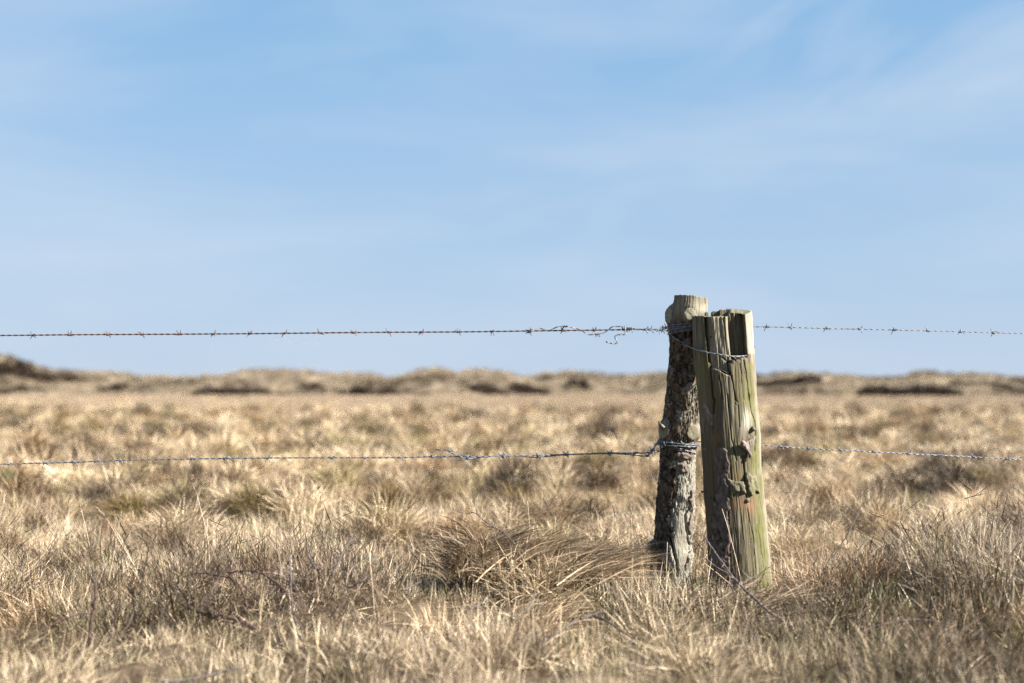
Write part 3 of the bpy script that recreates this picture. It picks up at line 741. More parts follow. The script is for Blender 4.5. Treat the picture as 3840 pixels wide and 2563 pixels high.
BIG_CRACKS = [(r1((905, 900), (935, 1180), (975, 1568)) + r2((990, 60), (985, 260)), 3.2, .012), (r1((1180, 1080), (1225, 1300), (1280, 1568)) + r2((1300, 100)), 2.0, .006),
    (r2((1160, 0), (1190, 300), (1215, 600), (1290, 900)), 2.2, .006), (r1((1500, 380), (1580, 1000), (1635, 1568)) + r2((1660, 400), (1700, 900), (1750, 1560)), 1.5, .005),
    (r2((1480, 0), (1500, 250), (1565, 380), (1570, 560), (1555, 780)), 2.2, .006), (r1((1390, 1020), (1430, 1200), (1480, 1568)) + r2((1480, 0)), 2.0, .006),
    (r3((1500, 90), (1540, 300), (1590, 500), (1640, 1150)), 1.1, .0045), (r3((1660, 380), (1700, 700), (1760, 1060)), 1.0, .004), (r3((1430, 240), (1460, 560), (1500, 800)), 0.8, .003),
    (r3((1780, 600), (1830, 1150)), 0.8, .003), (r3((1560, 560), (1600, 820), (1640, 1200)), 0.8, .003), (r2((1390, 900), (1400, 1250), (1440, 1460)), 3.0, .010), (r2((1200, 1000), (1225, 1250), (1240, 1400)), 2.2, .006),
    (r1((1110, 990), (1180, 1050), (1260, 1010), (1330, 1000)), 4.0, .010), (r1((950, 1120), (1040, 1140), (1120, 1195), (1190, 1225)), 3.0, .010), (r1((895, 430), (905, 700), (925, 900), (940, 1130)), 3.0, .006), (r1((1250, 960), (1300, 975), (1440, 975)), 4.0, .012), (r1((1050, 1230), (1100, 1568)), 1.6, .005), (r1((1225, 1240), (1265, 1568)), 1.6, .004), (r1((1340, 1060), (1390, 1568)), 1.4, .004), (r2((1265, 0), (1275, 140)), 1.8, .005), (r2((1310, 150), (1330, 450)), 1.8, .004), (r3((1350, 300), (1390, 760), (1440, 1200)), 1.0, .003)]
def big_disp(px, y, th):
    d = 0.0016 * (vnoise(th * 34, y * 0.006, 77) - 0.5) + 0.005 * (fbm(th * 2.4, y * 0.008, 78, 3) - 0.5) + 0.0012 * (vnoise(th * 80, y * 0.015, 79) - 0.5)
    front = np.cos(th) > -0.1
    for pts, w, dep in BIG_CRACKS:
        wob = 3.0 * (vnoise(y * 0.05, 0 * y + w, 80) - 0.5)
        dist = poly_dist(px + wob, y, pts); d = d + front * dep * 0.7 * np.exp(-(dist / (w * 0.9)) ** 2)
    for (bx, by), rad, dep in ((r2((1400, 860))[0], 8, .012), (r1((1195, 1050))[0], 8, .014), (r1((1290, 985))[0], 10, .010), (r2((1060, 700))[0], 11, .006), (r2((1250, 640))[0], 0.1, 0), (r2((1440, 1460))[0], 7, .008)):
        d = d + front * dep * np.exp(-(((px - bx) / rad) ** 2 + ((y - by) / (rad * 0.7)) ** 2))
    # the swollen pale patch over the peg
    bx, by = r2((1430, 320))[0]; d = d - front * 0.006 * np.exp(-(((px - bx) / 26) ** 2 + ((y - by) / 45) ** 2))
    d = d - 0.004 * np.exp(-((y - r2((0, 150))[0][1]) / 6) ** 2) * (px > 2710) * (px < 2790) * 0
    return d

def crack_mask(px, y, th, cracks):
    m = np.zeros(px.shape); front = np.cos(th) > -0.1
    for pts, w, dep in cracks:
        wob = 3.0 * (vnoise(y * 0.05, 0 * y + w, 80) - 0.5)
        m = np.maximum(m, front * np.exp(-(poly_dist(px + wob, y, pts) / (w * 0.75)) ** 2) * min(1, dep / 0.005))
    return np.clip(m, 0, 1)

def blob(px, y, cx, cy, sx, sy): return np.exp(-(((px - cx) / sx) ** 2 + ((y - cy) / sy) ** 2))

def close_mesh(v, cap_z, rings, attrs):
    """Side grid (row 0 = bottom, last row = rim) plus a cap of shrinking rings."""
    rows, nc, _ = v.shape
    rim = v[-1]; ctr = rim.mean(0); ctr[:2] = (rim[:, :2].max(0) + rim[:, :2].min(0)) / 2
    layers = []
    for k in range(1, rings + 1):
        s = k / (rings + 0.0) * 0.985
        p = rim * (1 - s) + ctr * s
        p[:, 2] = cap_z(p, rim, s)
        layers.append(p)
    cap = np.stack(layers)
    allv = np.concatenate([v.reshape(-1, 3), cap.reshape(-1, 3)])
    f = [grid_faces(rows + rings, nc, True)]
    capn = rings * nc
    out = {}
    for kk, a in attrs.items(): out[kk] = np.concatenate([a.reshape(-1), np.full(capn, 0.0)])
    return allv, f, out, cap

def build_big():
    v, px, y, th, Lf, Rf, yf, R = post_grid(BIG_EDGE, BIGY, big_top, 2330, big_floor, big_disp, nf=230, nb=50, rows=430)
    front = (np.cos(th) > -0.2).astype(float)
    u = (px - Lf(y)) / (Rf(y) - Lf(y))
    nzz = fbm(th * 5, y * 0.02, 81, 4)
    warped = u + 0.10 * (fbm(th * 3, y * 0.012, 82, 3) - 0.5)
    moss = 0.9 * sstep(0.70, 0.80, warped) * (1 - sstep(0.90, 0.97, warped)) * sstep(1340, 1400, y) * (1 - 0.35 * sstep(1500, 1560, y) * (1 - sstep(1660, 1720, y)))
    moss = moss + 0.75 * sstep(0.28, 0.15, warped) * sstep(1320, 1380, y) * (1 - sstep(1450, 1520, y)) + 0.2 * sstep(1880, 1960, y) * sstep(0.45, 0.6, warped)
    moss = moss + 0.8 * blob(px, y, 2720, 1196, 34, 9) + 0.7 * blob(px, y, 2668, 1500, 14, 60) + 0.4 * sstep(1340, 1390, y) * (1 - sstep(1480, 1600, y)) * sstep(0.45, 0.6, warped)
    moss = moss + 0.35 * sstep(0.25, 0.35, warped) * sstep(1620, 1700, y) * (1 - sstep(1800, 1880, y)) + 0.25 * (nzz > 0.5)
    pale = 0.45 * sstep(0.86, 0.95, warped) + 0.95 * blob(px, y, 2784, 1572, 20, 42) + 0.6 * blob(px, y, 2818, 1795, 14, 40) + 0.35 * (big_floor(px, y) < 0.12) * (u < 0.55) + 0.45 * sstep(0.80, 0.86, u) * (y < 1330)
    warm = 0.95 * blob(px, y, 2735, 1880, 42, 26) + 0.9 * blob(px, y, 2800, 1885, 26, 40) + 0.6 * blob(px, y, 2630, 1500, 10, 60) + 0.7 * blob(px, y, 2745, 1775, 22, 22) + 0.5 * blob(px, y, 2672, 1640, 20, 30)
    warm = warm + 0.6 * blob(px, y, 2770, 1690, 12, 40)
    bark = sstep(0.60, 0.68, 0.72 * fbm(th * 4, y * 0.03, 83, 3) + 0.42 * inside(px + 8 * (nzz - 0.5), y, r3((1105, -40), (1270, -30), (1290, 200), (1310, 560), (1290, 900), (1330, 1240), (1330, 1500), (1000, 1500), (1060, 600)))
                 + 0.12 * blob(px, y, 2660, 1760, 14, 90))
    crack = crack_mask(px, y, th, BIG_CRACKS)
    lich = 0.06 * np.ones_like(px) + 0.7 * blob(px, y, 2650, 1570, 9, 20)
    brown = 0.95 * sstep(0.50, 0.30, warped) * sstep(1560, 1700, y) + 0.55 * sstep(0.42, 0.25, warped) * sstep(1420, 1500, y) + 0.5 * sstep(0.45, 0.36, np.abs(warped - 0.6) + 0.3) * 0  # weathering brown that also paints the shaded left side darker
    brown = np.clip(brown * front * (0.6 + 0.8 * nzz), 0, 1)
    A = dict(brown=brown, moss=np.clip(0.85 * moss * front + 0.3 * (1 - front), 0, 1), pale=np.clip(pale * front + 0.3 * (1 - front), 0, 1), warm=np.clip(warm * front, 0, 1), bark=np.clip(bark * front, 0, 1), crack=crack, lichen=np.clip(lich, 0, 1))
    hw = (Rf(1180.) - Lf(1180.)) / 2; cpx = (Rf(1180.) + Lf(1180.)) / 2; R0 = hw / FPX * BIGY
    def cap_z(p, rim, s):
        d = np.clip((p[:, 1] - (BIGY - R0)) / (2 * R0), 0, 1)
        pxx = p[:, 0] / p[:, 1] * FPX * 1.0 + 1920
        yy = big_top(pxx, d) + 2.2 * (fbm(p[:, 0] * 60, p[:, 1] * 60, 84, 3) - 0.5) * 2
        z = P(pxx, yy, BIGY)[:, 2]
        k = min(1.0, s / 0.12)
        return rim[:, 2] * (1 - k) + z * k
    allv, f, out, cap = close_mesh(v, cap_z, 26, A)
    n0 = v.shape[0] * v.shape[1]
    ring = np.zeros(len(allv)); ring[n0:] = 0.75
    cm = np.zeros(len(allv)); xx = allv[:, 0] / allv[:, 1] * FPX + 1920
    cm[n0:] = 0.95 * sstep(2752, 2715, xx[n0:]); out['moss'] = np.maximum(out['moss'], cm); out['ring'] = ring
    root = empty("thick_fence_post", (BIGX, BIGY, 0))
    tag(root, "thick weathered post with split broken top and green algae, leaning left", "fence post")
    off = np.array([BIGX, BIGY, 0])
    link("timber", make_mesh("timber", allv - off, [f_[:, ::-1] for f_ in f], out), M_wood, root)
    return root, off, lambda p, q: np.interp(p, Lf(np.array([q, q])), [0, 1])
big_root, BOFF, _ = build_big()

def big_surface(px, py):
    e = np.array(BIG_EDGE, float)
    l = np.interp(py, e[:, 0], e[:, 1]); r = np.interp(py, e[:, 0], e[:, 2]); s = np.clip((px - (l + r) / 2) / ((r - l) / 2), -1, 1)
    R = (r - l) / 2 / FPX * BIGY
    return BIGY - R * np.sqrt(np.maximum(0, 1 - s * s))

def patch(name, poly, material, proud, rough, parent, off, seed, surface, Y0, lift=None, step=2.2):
    """A plate of bark lying on the post: uneven outline, uneven thickness, skirted down into the wood."""
    poly = np.array(poly); x0, y0 = poly.min(0); x1, y1 = poly.max(0)
    xs = np.arange(x0, x1 + step, step); ys = np.arange(y0, y1 + step, step)
    Y, X = np.meshgrid(ys, xs, indexing='ij')
    jx = X + 9 * (fbm(X * 0.06, Y * 0.06, seed, 3) - 0.5); jy = Y + 9 * (fbm(X * 0.06 + 50, Y * 0.06, seed, 3) - 0.5)
    ins = inside(jx, jy, poly)
    # distance to the outline gives a rounded edge
    dist = poly_dist(jx, jy, list(map(tuple, poly)) + [tuple(poly[0])])
    hgt_ = np.where(ins, proud * sstep(-1, 8, dist) * (0.7 + rough * (fbm(X * 0.09, Y * 0.05, seed + 3, 4) - 0.3)), 0)
    if lift is not None: hgt_ = hgt_ + lift(X, Y) * ins
    surf = surface(X, Y)
    v = P(X, Y, Y0(Y) if callable(Y0) else Y0); top = v.copy(); top[..., 1] = surf - hgt_ - 0.001
    bot = v.copy(); bot[..., 1] = surf + 0.004 if lift is None else surf - np.where(ins, np.maximum(lift(X, Y) - 0.001, -0.004), 0)
    nr, nc = X.shape; q = grid_faces(nr, nc); ok = ins.ravel()[q].all(1); q = q[ok]
    n = nr * nc
    e = np.concatenate([q[:, [0, 1]], q[:, [1, 2]], q[:, [2, 3]], q[:, [3, 0]]])
    es = np.sort(e, 1); key = es[:, 0] * n + es[:, 1]; u, idx, cnt = np.unique(key, return_index=True, return_counts=True)
    b = e[idx[cnt == 1]]
    skirt = np.stack([b[:, 0], b[:, 1], b[:, 1] + n, b[:, 0] + n], -1)
    allv = np.concatenate([top.reshape(-1, 3), bot.reshape(-1, 3)]) - off
    fs = np.concatenate([q, skirt[:, ::-1], (q + n)[:, ::-1]])
    used, inv = np.unique(fs, return_inverse=True)
    return link(name, make_mesh(name, allv[used], inv.reshape(-1, 4)), material, parent)

o = patch("bark_curl", r2((1335, 620), (1400, 640), (1480, 600), (1530, 570), (1585, 570), (1570, 640), (1530, 690), (1480, 720), (1500, 800), (1495, 880), (1460, 880), (1420, 790), (1380, 740), (1325, 720)),
      M_bark, 0.007, 1.6, big_root, BOFF, 91, big_surface, BIGY, lift=lambda X, Y: 0.003 + 0.009 * sstep(1700, 1640, Y) * sstep(2790, 2770, X) + 0.012 * sstep(1660, 1720, Y))
tag(o, "peeling grey curl of bark")
o = patch("bark_plate", r2((1240, 1180), (1330, 1190), (1395, 1180), (1410, 1280), (1430, 1350), (1390, 1370), (1320, 1340), (1250, 1360), (1215, 1420), (1190, 1330), (1150, 1150)), M_barkmoss, 0.0075, 1.5, big_root, BOFF, 92, big_surface, BIGY)
o = patch("bark_plate", r2((1400, 1080), (1450, 1050), (1500, 1100), (1580, 1120), (1600, 1220), (1650, 1300), (1630, 1370), (1570, 1350), (1500, 1395), (1445, 1350), (1420, 1230)), M_barkmoss, 0.009, 1.6, big_root, BOFF, 93, big_surface, BIGY)
o = patch("bark_plate", r2((1015, 730), (1060, 720), (1120, 735), (1165, 770), (1170, 860), (1200, 960), (1190, 1120), (1215, 1240), (1190, 1380), (1170, 1568), (1060, 1568), (1030, 1300), (1040, 1050), (1000, 900)), M_barkdark, 0.0055, 1.2, big_root, BOFF, 94, big_surface, BIGY)
o = patch("bark_plate", r3((1110, 0), (1250, 0), (1300, 180), (1270, 210), (1310, 600), (1290, 760), (1240, 740), (1180, 500), (1130, 350)), M_barkdark, 0.006, 1.3, big_root, BOFF, 95, big_surface, BIGY)
o = patch("bark_plate", r3((1120, 560), (1220, 760), (1300, 790), (1290, 960), (1340, 1260), (1200, 1320), (1080, 1300), (1070, 900)), M_barkdark, 0.006, 1.4, big_root, BOFF, 97, big_surface, BIGY)
o = patch("bark_plate", r2((850, 120), (900, 130), (940, 240), (975, 290), (985, 420), (930, 430), (890, 330), (870, 230)), M_bark, 0.004, 1.2, big_root, BOFF, 96, big_surface, BIGY)

def tube_part(name, path, rad, material, parent, off, sides=10, taper_end=True):
    v, f = sweep(np.asarray(path) - off, rad, sides)
    return link(name, make_mesh(name, v, f), material, parent)

# peg, nails and the slivers left standing on the back rim
pc = P(*r2((1518, 470))[0], BIGY); pc[1] = big_surface(*r2((1518, 470))[0])
tube_part("peg", [pc + np.array([-.002, .012, .001]), pc + np.array([0, -.004, 0]), pc + np.array([.002, -.012, -.001]), pc + np.array([.003, -.017, -.001])], [.010, .0088, .0078, .004], M_wood, big_root, BOFF, 14)
kc = P(*r2((1440, 1450))[0], BIGY); kc[1] = big_surface(*r2((1440, 1450))[0])
tube_part("knot", [kc + np.array([0, .01, 0]), kc + np.array([0, -.003, 0]), kc + np.array([0, -.006, 0])], [.0085, .0070, .0045], M_barkmoss, big_root, BOFF, 14)
nl = P(*r2((900, 1355))[0], BIGY); nl[1] = BIGY - 0.02
tube_part("nail", [nl + np.array([.02, .01, 0]), nl + np.array([-.0125, -.002, 0])], .0031, M_darktwig, big_root, BOFF, 8)
st = P(*r2((890, 760))[0], BIGY); st[1] = big_surface(*r2((890, 760))[0])
tube_part("staple", [st + np.array([-.005, -.001, -.002]), st + np.array([0, -.004, 0]), st + np.array([.006, -.003, .001])], .0025, M_wire, big_root, BOFF, 8)
def sliver(poly, dy, th):
    poly = r1(*poly); n = len(poly)
    a = P(np.array([p[0] for p in poly]), np.array([p[1] for p in poly]), BIGY); a[:, 1] = BIGY + dy
    b = a.copy(); b[:, 1] += th
    a = a - BOFF; b = b - BOFF
    fs = [[*range(n)][::-1], [*range(n, 2 * n)]] + [[i, (i + 1) % n, n + (i + 1) % n, n + i] for i in range(n)]
    me = bpy.data.meshes.new("sliver"); me.from_pydata(np.concatenate([a, b]).tolist(), [], fs); me.update()
    o = link("sliver", me, M_wood, big_root)
    bv = o.modifiers.new("worn", 'BEVEL'); bv.width = 0.0015; bv.segments = 2
sliver([(950, 440), (948, 335), (975, 318), (996, 345), (1003, 440)], 0.062, 0.016)
sliver([(1035, 440), (1040, 330), (1062, 312), (1100, 316), (1142, 308), (1150, 335), (1152, 440)], 0.060, 0.020)
sliver([(1150, 430), (1146, 296), (1170, 288), (1196, 300), (1226, 294), (1240, 330), (1240, 430)], 0.050, 0.022)
sliver([(1300, 400), (1298, 392), (1330, 396), (1350, 410), (1350, 440), (1300, 440)], -0.024, 0.02)

# --- the thin post
SM_EDGE = [(1100, 2532, 2649), (1123, 2530, 2650), (1134, 2527, 2651), (1152, 2520, 2652), (1185, 2514, 2651), (1254, 2513, 2647), (1330, 2511, 2644), (1400, 2508, 2640), (1482, 2500, 2634), (1579, 2490, 2624), (1614, 2487, 2616),
           (1667, 2477, 2612), (1748, 2475, 2607), (1828, 2468, 2607), (1900, 2464, 2603), (1994, 2457, 2597), (2040, 2449, 2594), (2080, 2443, 2596), (2131, 2441, 2592), (2240, 2436, 2590)]
SM_LEAN = 0.0002                    # its foot stands farther back than its top
def SMYf(py): return SMY + SM_LEAN * (np.asarray(py, float) - 1150.0)
def sm_top(px, d): return np.interp(px, [2530, 2590, 2650], [1109.5, 1112, 1123]) - 5 * d + 2.0 * (vnoise(px * 0.15, px * 0, 101) - 0.5)
SM_CRACKS = [(r1((670, 110), (672, 230)), 1.2, .003), (r1((890, 150), (888, 230)), 1.6, .005), (r3((800, 50), (775, 200), (740, 270), (750, 400), (775, 560), (810, 660)), 3.2, .016), (r3((800, 760), (765, 850), (750, 1000)), 3.0, .012),
    (r3((545, 560), (590, 780), (625, 900), (635, 1050)), 3.5, .014), (r2((715, 220), (700, 330)), 2.0, .006), (r3((860, 300), (850, 560)), 2.0, .006), (r2((690, 440), (690, 620)), 1.0, .003), (r2((660, 1480), (640, 1568)), 3.0, .012)]
def sm_barkmask(px, y, th):
    n = fbm(th * 6, y * 0.03, 102, 4)
    m = sstep(1195, 1225, y + 40 * (n - 0.5))
    m = m * (1 - 0.85 * blob(px, y, 2540, 1600, 18, 26)) * (1 - 0.9 * blob(px, y, 2588, 1600, 22, 28)) * (1 - 0.75 * blob(px, y, 2548, 1830, 15, 34)) * (1 - 0.7 * blob(px, y, 2580, 1760, 14, 18))
    m = m * (1 - 0.75 * sstep(1890, 1940, y) * sstep(2516, 2526, px) * (px < 2575))
    m = m * (1 - 0.85 * sstep(0.54, 0.60, fbm(th * 7, y * 0.035 + 4, 103, 3)))
    return np.clip(m, 0, 1)
def sm_disp(px, y, th):
    bm = sm_barkmask(px, y, th)
    flake = fbm(th * 11, y * 0.045, 104, 4); fine = fbm(th * 26, y * 0.09, 105, 3)
    d = 0.0012 * (vnoise(th * 40, y * 0.008, 106) - 0.5) - bm * (0.0095 * (flake - 0.5) + 0.006 * (fine - 0.5) + 0.001) + 0.008 * (fbm(th * 1.6, y * 0.012, 107, 2) - 0.5)
    for pts, w, dep in SM_CRACKS:
        wob = 5.0 * (vnoise(y * 0.06, 0 * y + w, 80) - 0.5)
        d = d + (np.cos(th) > -0.1) * dep * np.exp(-(poly_dist(px + wob, y, pts) / (w * 1.1)) ** 2)
    d = d - 0.007 * (blob(px, y, 2588, 1618, 26, 22) + blob(px, y, 2520, 1615, 24, 20) + 0.8 * blob(px, y, 2575, 1190, 24, 18) + 0.6 * blob(px, y, 2540, 1750, 50, 12)) * (np.cos(th) > -.1)
    return d

def build_small():
    v, px, y, th, Lf, Rf, yf, R = post_grid(SM_EDGE, SMY, sm_top, 2240, None, sm_disp, nf=190, nb=50, rows=420, lean_y=SM_LEAN)
    n = fbm(th * 6, y * 0.03, 102, 4)
    bark = sm_barkmask(px, y, th)
    low = sstep(1900, 1950, y) * sstep(2516, 2526, px)
    pale = 0.22 * (1 - sstep(1160, 1215, y)) + 0.5 * blob(px, y, 2620, 1160, 30, 16) + 0.95 * blob(px, y, 2560, 1845, 12, 34) + 0.85 * blob(px, y, 2556, 1615, 12, 22) + 0.6 * low + 0.5 * blob(px, y, 2575, 1750, 26, 20)
    warm = 0.55 * blob(px, y, 2520, 1340, 12, 30) + 0.7 * blob(px, y, 2590, 1735, 7, 18) + 0.4 * blob(px, y, 2530, 1640, 20, 20) + 0.6 * sstep(0.5, 0.62, fbm(th * 5 + 9, y * 0.025, 108, 3)) * (y > 1215)
    moss = 0.65 * blob(px, y, 2560, 1195, 46, 14) + 0.4 * blob(px, y, 2530, 1700, 70, 60) * sstep(0.5, 0.6, n) + 0.75 * sstep(0.12, 0.02, (px - Lf(y)) / (Rf(y) - Lf(y))) + 0.5 * low * (n > 0.5)
    uu = (px - Lf(y)) / (Rf(y) - Lf(y))
    lich = (0.62 + 0.8 * sstep(1650, 1760, y) * sstep(0.30, 0.5, uu) - 0.3 * sstep(0.35, 0.2, uu)) * sstep(1240, 1320, y)
    brown = np.clip(0.8 * sstep(1215, 1260, y) * sstep(0.42, 0.28, (px - Lf(y)) / (Rf(y) - Lf(y))), 0, 1)  # left third darkened in colour, painting the post's shaded side
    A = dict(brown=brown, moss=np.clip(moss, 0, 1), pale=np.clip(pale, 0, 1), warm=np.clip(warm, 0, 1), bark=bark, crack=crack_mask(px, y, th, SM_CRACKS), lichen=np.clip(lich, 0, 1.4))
    def cap_z(p, rim, s): return rim[:, 2] * (1 - s) + (rim[:, 2].mean() + 0.003 * (fbm(p[:, 0] * 90, p[:, 1] * 90, 109, 3) - 0.5)) * s
    allv, f, out, cap = close_mesh(v, cap_z, 12, A)
    ring = np.zeros(len(allv)); ring[v.shape[0] * v.shape[1]:] = 0.8; out['ring'] = ring
    root = empty("thin_fence_post", (SMX, SMY, 0))
    tag(root, "thin crooked branch post with flaking bark and sawn stubs, leaning right behind the thick post", "fence post")
    off = np.array([SMX, SMY, 0])
    link("timber", make_mesh("timber", allv - off, [f_[:, ::-1] for f_ in f], out), M_wood, root)
    return root, off
sm_root, SOFF = build_small()
def sm_surface(px, py):
    e = np.array(SM_EDGE, float)
    l = np.interp(py, e[:, 0], e[:, 1]); r = np.interp(py, e[:, 0], e[:, 2]); s = np.clip((px - (l + r) / 2) / ((r - l) / 2), -1, 1)
    R = (r - l) / 2 / FPX * SMYf(py)
    return SMYf(py) - R * np.sqrt(np.maximum(0, 1 - s * s))

def stub(c, d, rad, length, seed, squash=1.0, material=None):
    """A sawn branch stub: flaring collar, ribbed bark side, ringed cut face."""
    c = np.asarray(c, float); d = np.asarray(d, float); d /= np.linalg.norm(d)
    up = np.array([0, 0, 1.0]); u = np.cross(d, up); u /= np.linalg.norm(u); w = np.cross(u, d)
    nc = 36; a = np.arange(nc) / nc * 2 * np.pi
    wob = 1 + 0.14 * (vnoise(np.cos(a) * 1.8 + 5, np.sin(a) * 1.8 + 5, seed) - 0.5) + 0.05 * (vnoise(np.cos(a) * 6 + 9, np.sin(a) * 6 + 9, seed) - 0.5)
    prof = [(-0.012, 1.75), (0.0, 1.45), (length * 0.3, 1.18), (length * 0.7, 1.06), (length * 0.95, 1.03), (length, 0.96), (length + 0.0008, 0.84), (length + 0.0006, 0.6), (length + 0.001, 0.35), (length, 0.05)]
    V = []; rr = []
    for i, (t, k) in enumerate(prof):
        rk = rad * k * wob
        V.append(c + d * (t + 0.0012 * (vnoise(a * 3, a * 0 + i, seed + 1) - 0.5)[:, None] * (i > 2)) + u * (rk * np.cos(a))[:, None] + w * (rk * squash * np.sin(a))[:, None])
        rr.append(np.full(nc, min(k, 1)))
    V = np.concatenate(V) - SOFF
    nf = grid_faces(len(prof), nc, True)
    ra = np.concatenate(rr); k = nc * 5
    o = link("branch_stub", make_mesh("branch_stub", V, nf[:k][:, ::-1], {"radius": ra}), material or M_bark, sm_root)
    u_, inv = np.unique(nf[k:], return_inverse=True)
    link("cut_face", make_mesh("cut_face", V[u_], inv.reshape(-1, 4)[:, ::-1], {"radius": ra[u_]}), M_end, o)
    return o

def sm_pt(z, rr, dy=0.0):
    p = P(*z, SMYf(z[1])); p[1] = sm_surface(*z) + dy; return p
stub(sm_pt(r1((668, 392))[0], 0, 0.004), (-0.12, -0.95, 0.12), 0.0180, 0.020, 111, 1.15)
zz = r1((428, 395))[0]; p = P(*zz, SMYf(zz[1])); p[1] = SMYf(zz[1]) - 0.01; stub(p, (-0.86, -0.5, 0.05), 0.020, 0.011, 112, 1.35)
stub(sm_pt(r2((700, 520))[0], 0, 0.004), (0.12, -0.97, -0.04), 0.0200, 0.016, 113, 1.25)
zz = r2((345, 490))[0]; p = P(*zz, SMYf(zz[1])); p[1] = SMYf(zz[1]) - 0.03; stub(p, (-0.62, -0.76, 0.06), 0.0205, 0.014, 114, 1.35)
zz = r3((340, 680))[0]; p = P(*zz, SMYf(zz[1])); p[1] = SMYf(zz[1]) - 0.02; stub(p, (-0.9, -0.35, 0.0), 0.014, 0.016, 115, 1.15, M_barkdark)
hp = P(np.array([2482., 2470., 2464.]), np.array([1606., 1592., 1578.]), SMYf(1590)); hp[:, 1] = SMYf(1590) - 0.045
tube_part("bark_horn", hp, [.010, .0065, .001], M_bark, sm_root, SOFF, 8)
for poly, sd in ((r2((470, 960), (540, 930), (640, 950), (680, 1020), (650, 1085), (560, 1090), (500, 1060)), 121), (r2((430, 820), (520, 780), (640, 800), (720, 860), (690, 910), (560, 900), (450, 890)), 122),
                 (r2((680, 1330), (740, 1300), (770, 1330), (750, 1450), (680, 1440)), 124), (r3((790, 60), (880, 10), (870, 300), (850, 560), (810, 620), (770, 420), (800, 240)), 125)):
    patch("bark_flake", poly, M_bark, 0.008, 1.5, sm_root, SOFF, sd, sm_surface, SMYf)
for z0, z1 in ((r1((425, 1035))[0], r1((397, 1058))[0]), (r1((425, 920))[0], r1((402, 918))[0])):
    a = P(*z0, SMYf(z0[1])); b = P(*z1, SMYf(z1[1])); a[1] = b[1] = SMYf(z0[1]) - 0.02
    tube_part("bark_splinter", [a, (a + b) / 2, b], [.0035, .0026, .0006], M_barkdark, sm_root, SOFF, 6)

# ------------------------------------------------------------------ barbed wire
WIRE_R = 0.0014
def coil(path, rad, pitch, phase, hand=1):
    path = np.asarray(path); t = np.gradient(path, axis=0); t /= np.linalg.norm(t, axis=1)[:, None]
    s = np.concatenate([[0], np.cumsum(np.linalg.norm(np.diff(path, axis=0), axis=1))])
    u = np.zeros_like(path); ref = np.array([0, 0, 1.0]) if abs(t[0][2]) < 0.9 else np.array([0, 1.0, 0])
    u[0] = ref - t[0] * ref.dot(t[0]); u[0] /= np.linalg.norm(u[0])
    for i in range(1, len(path)):
        v = u[i - 1] - t[i] * u[i - 1].dot(t[i]); u[i] = v / np.linalg.norm(v)
    w = np.cross(t, u); a = hand * s / pitch * 2 * np.pi + phase
    return path + rad * (np.cos(a)[:, None] * u + np.sin(a)[:, None] * w)

def barb_mesh(seed, turns=2.3, prong=0.0145):
    rg = np.random.default_rng(seed)
    pieces = []
    for k in range(2):
        n = 26; t = np.linspace(0, 1, n); a0 = rg.uniform(0, 6.28); a = a0 + t * turns * 2 * np.pi
        x = (-0.0035 + 0.007 * t) + (k - 0.5) * 0.0022
        c = np.stack([x, 0.0032 * np.cos(a), 0.0032 * np.sin(a)], -1)
        for end, sg in ((0, -1), (n - 1, 1)):
            tang = sg * np.array([0, -np.sin(a[end]), np.cos(a[end])]) + np.array([sg * rg.uniform(0.05, 0.55), 0, 0]); tang /= np.linalg.norm(tang)
            pieces.append(sweep([c[end], c[end] + tang * prong * rg.uniform(0.75, 1.1) * 0.8, c[end] + tang * prong * rg.uniform(1.0, 1.15)], [0.0014, 0.0013, 0.0005], 5))
        if k == 0: pieces.append(sweep(c, 0.0013, 5))
    return make_mesh("barb", *join(pieces))
BARBS = {m.name: [barb_mesh(200 + i) for i in range(7)] for m in (M_wire, M_wire_rust)}
for m in (M_wire, M_wire_rust):
    for me in BARBS[m.name]: me.materials.append(m)

def wire(label, pts, material, barbs=(), pitch=0.042, step=0.004, group=None, name="barbed_wire", barb_at=None, rad=WIRE_R):
    """Two twisted strands along pts; barbs where the photo shows them (x in photograph pixels) or by length."""
    path = spline(pts, step)
    o0 = path[0] if len(barbs) == 0 else path[len(path) // 2]
    root = empty(name, o0)
    tag(root, label, "barbed wire", group)
    ph = random.uniform(0, 6.28)
    for k in range(2):
        v, f = sweep(coil(path, rad * 0.98, pitch, ph + k * math.pi) - o0, rad, 5)
        link("strand", make_mesh("strand", v, f), material, root)
    t = np.gradient(path, axis=0); t /= np.linalg.norm(t, axis=1)[:, None]
    sx = path[:, 0] / path[:, 1] * FPX + 1920
    s = np.concatenate([[0], np.cumsum(np.linalg.norm(np.diff(path, axis=0), axis=1))])
    where = [int(np.argmin(np.abs(sx - b))) for b in barbs] + ([int(np.argmin(np.abs(s - q))) for q in barb_at] if barb_at else [])
    for i in where:
        me = random.choice(BARBS[material.name])
        b = bpy.data.objects.new("barb", me); col.objects.link(b); b.parent = root
        T = Vector(t[i]); q = T.to_track_quat('X', 'Z')
        m = Matrix.Translation(Vector(path[i] - o0)) @ q.to_matrix().to_4x4() @ Matrix.Rotation(random.uniform(0, 6.28), 4, 'X')
        b.matrix_local = m
    return root, path
K = 1.63474
def dpts(l): return [tuple(np.array(D(x, y, Y))) for x, y, Y in l]

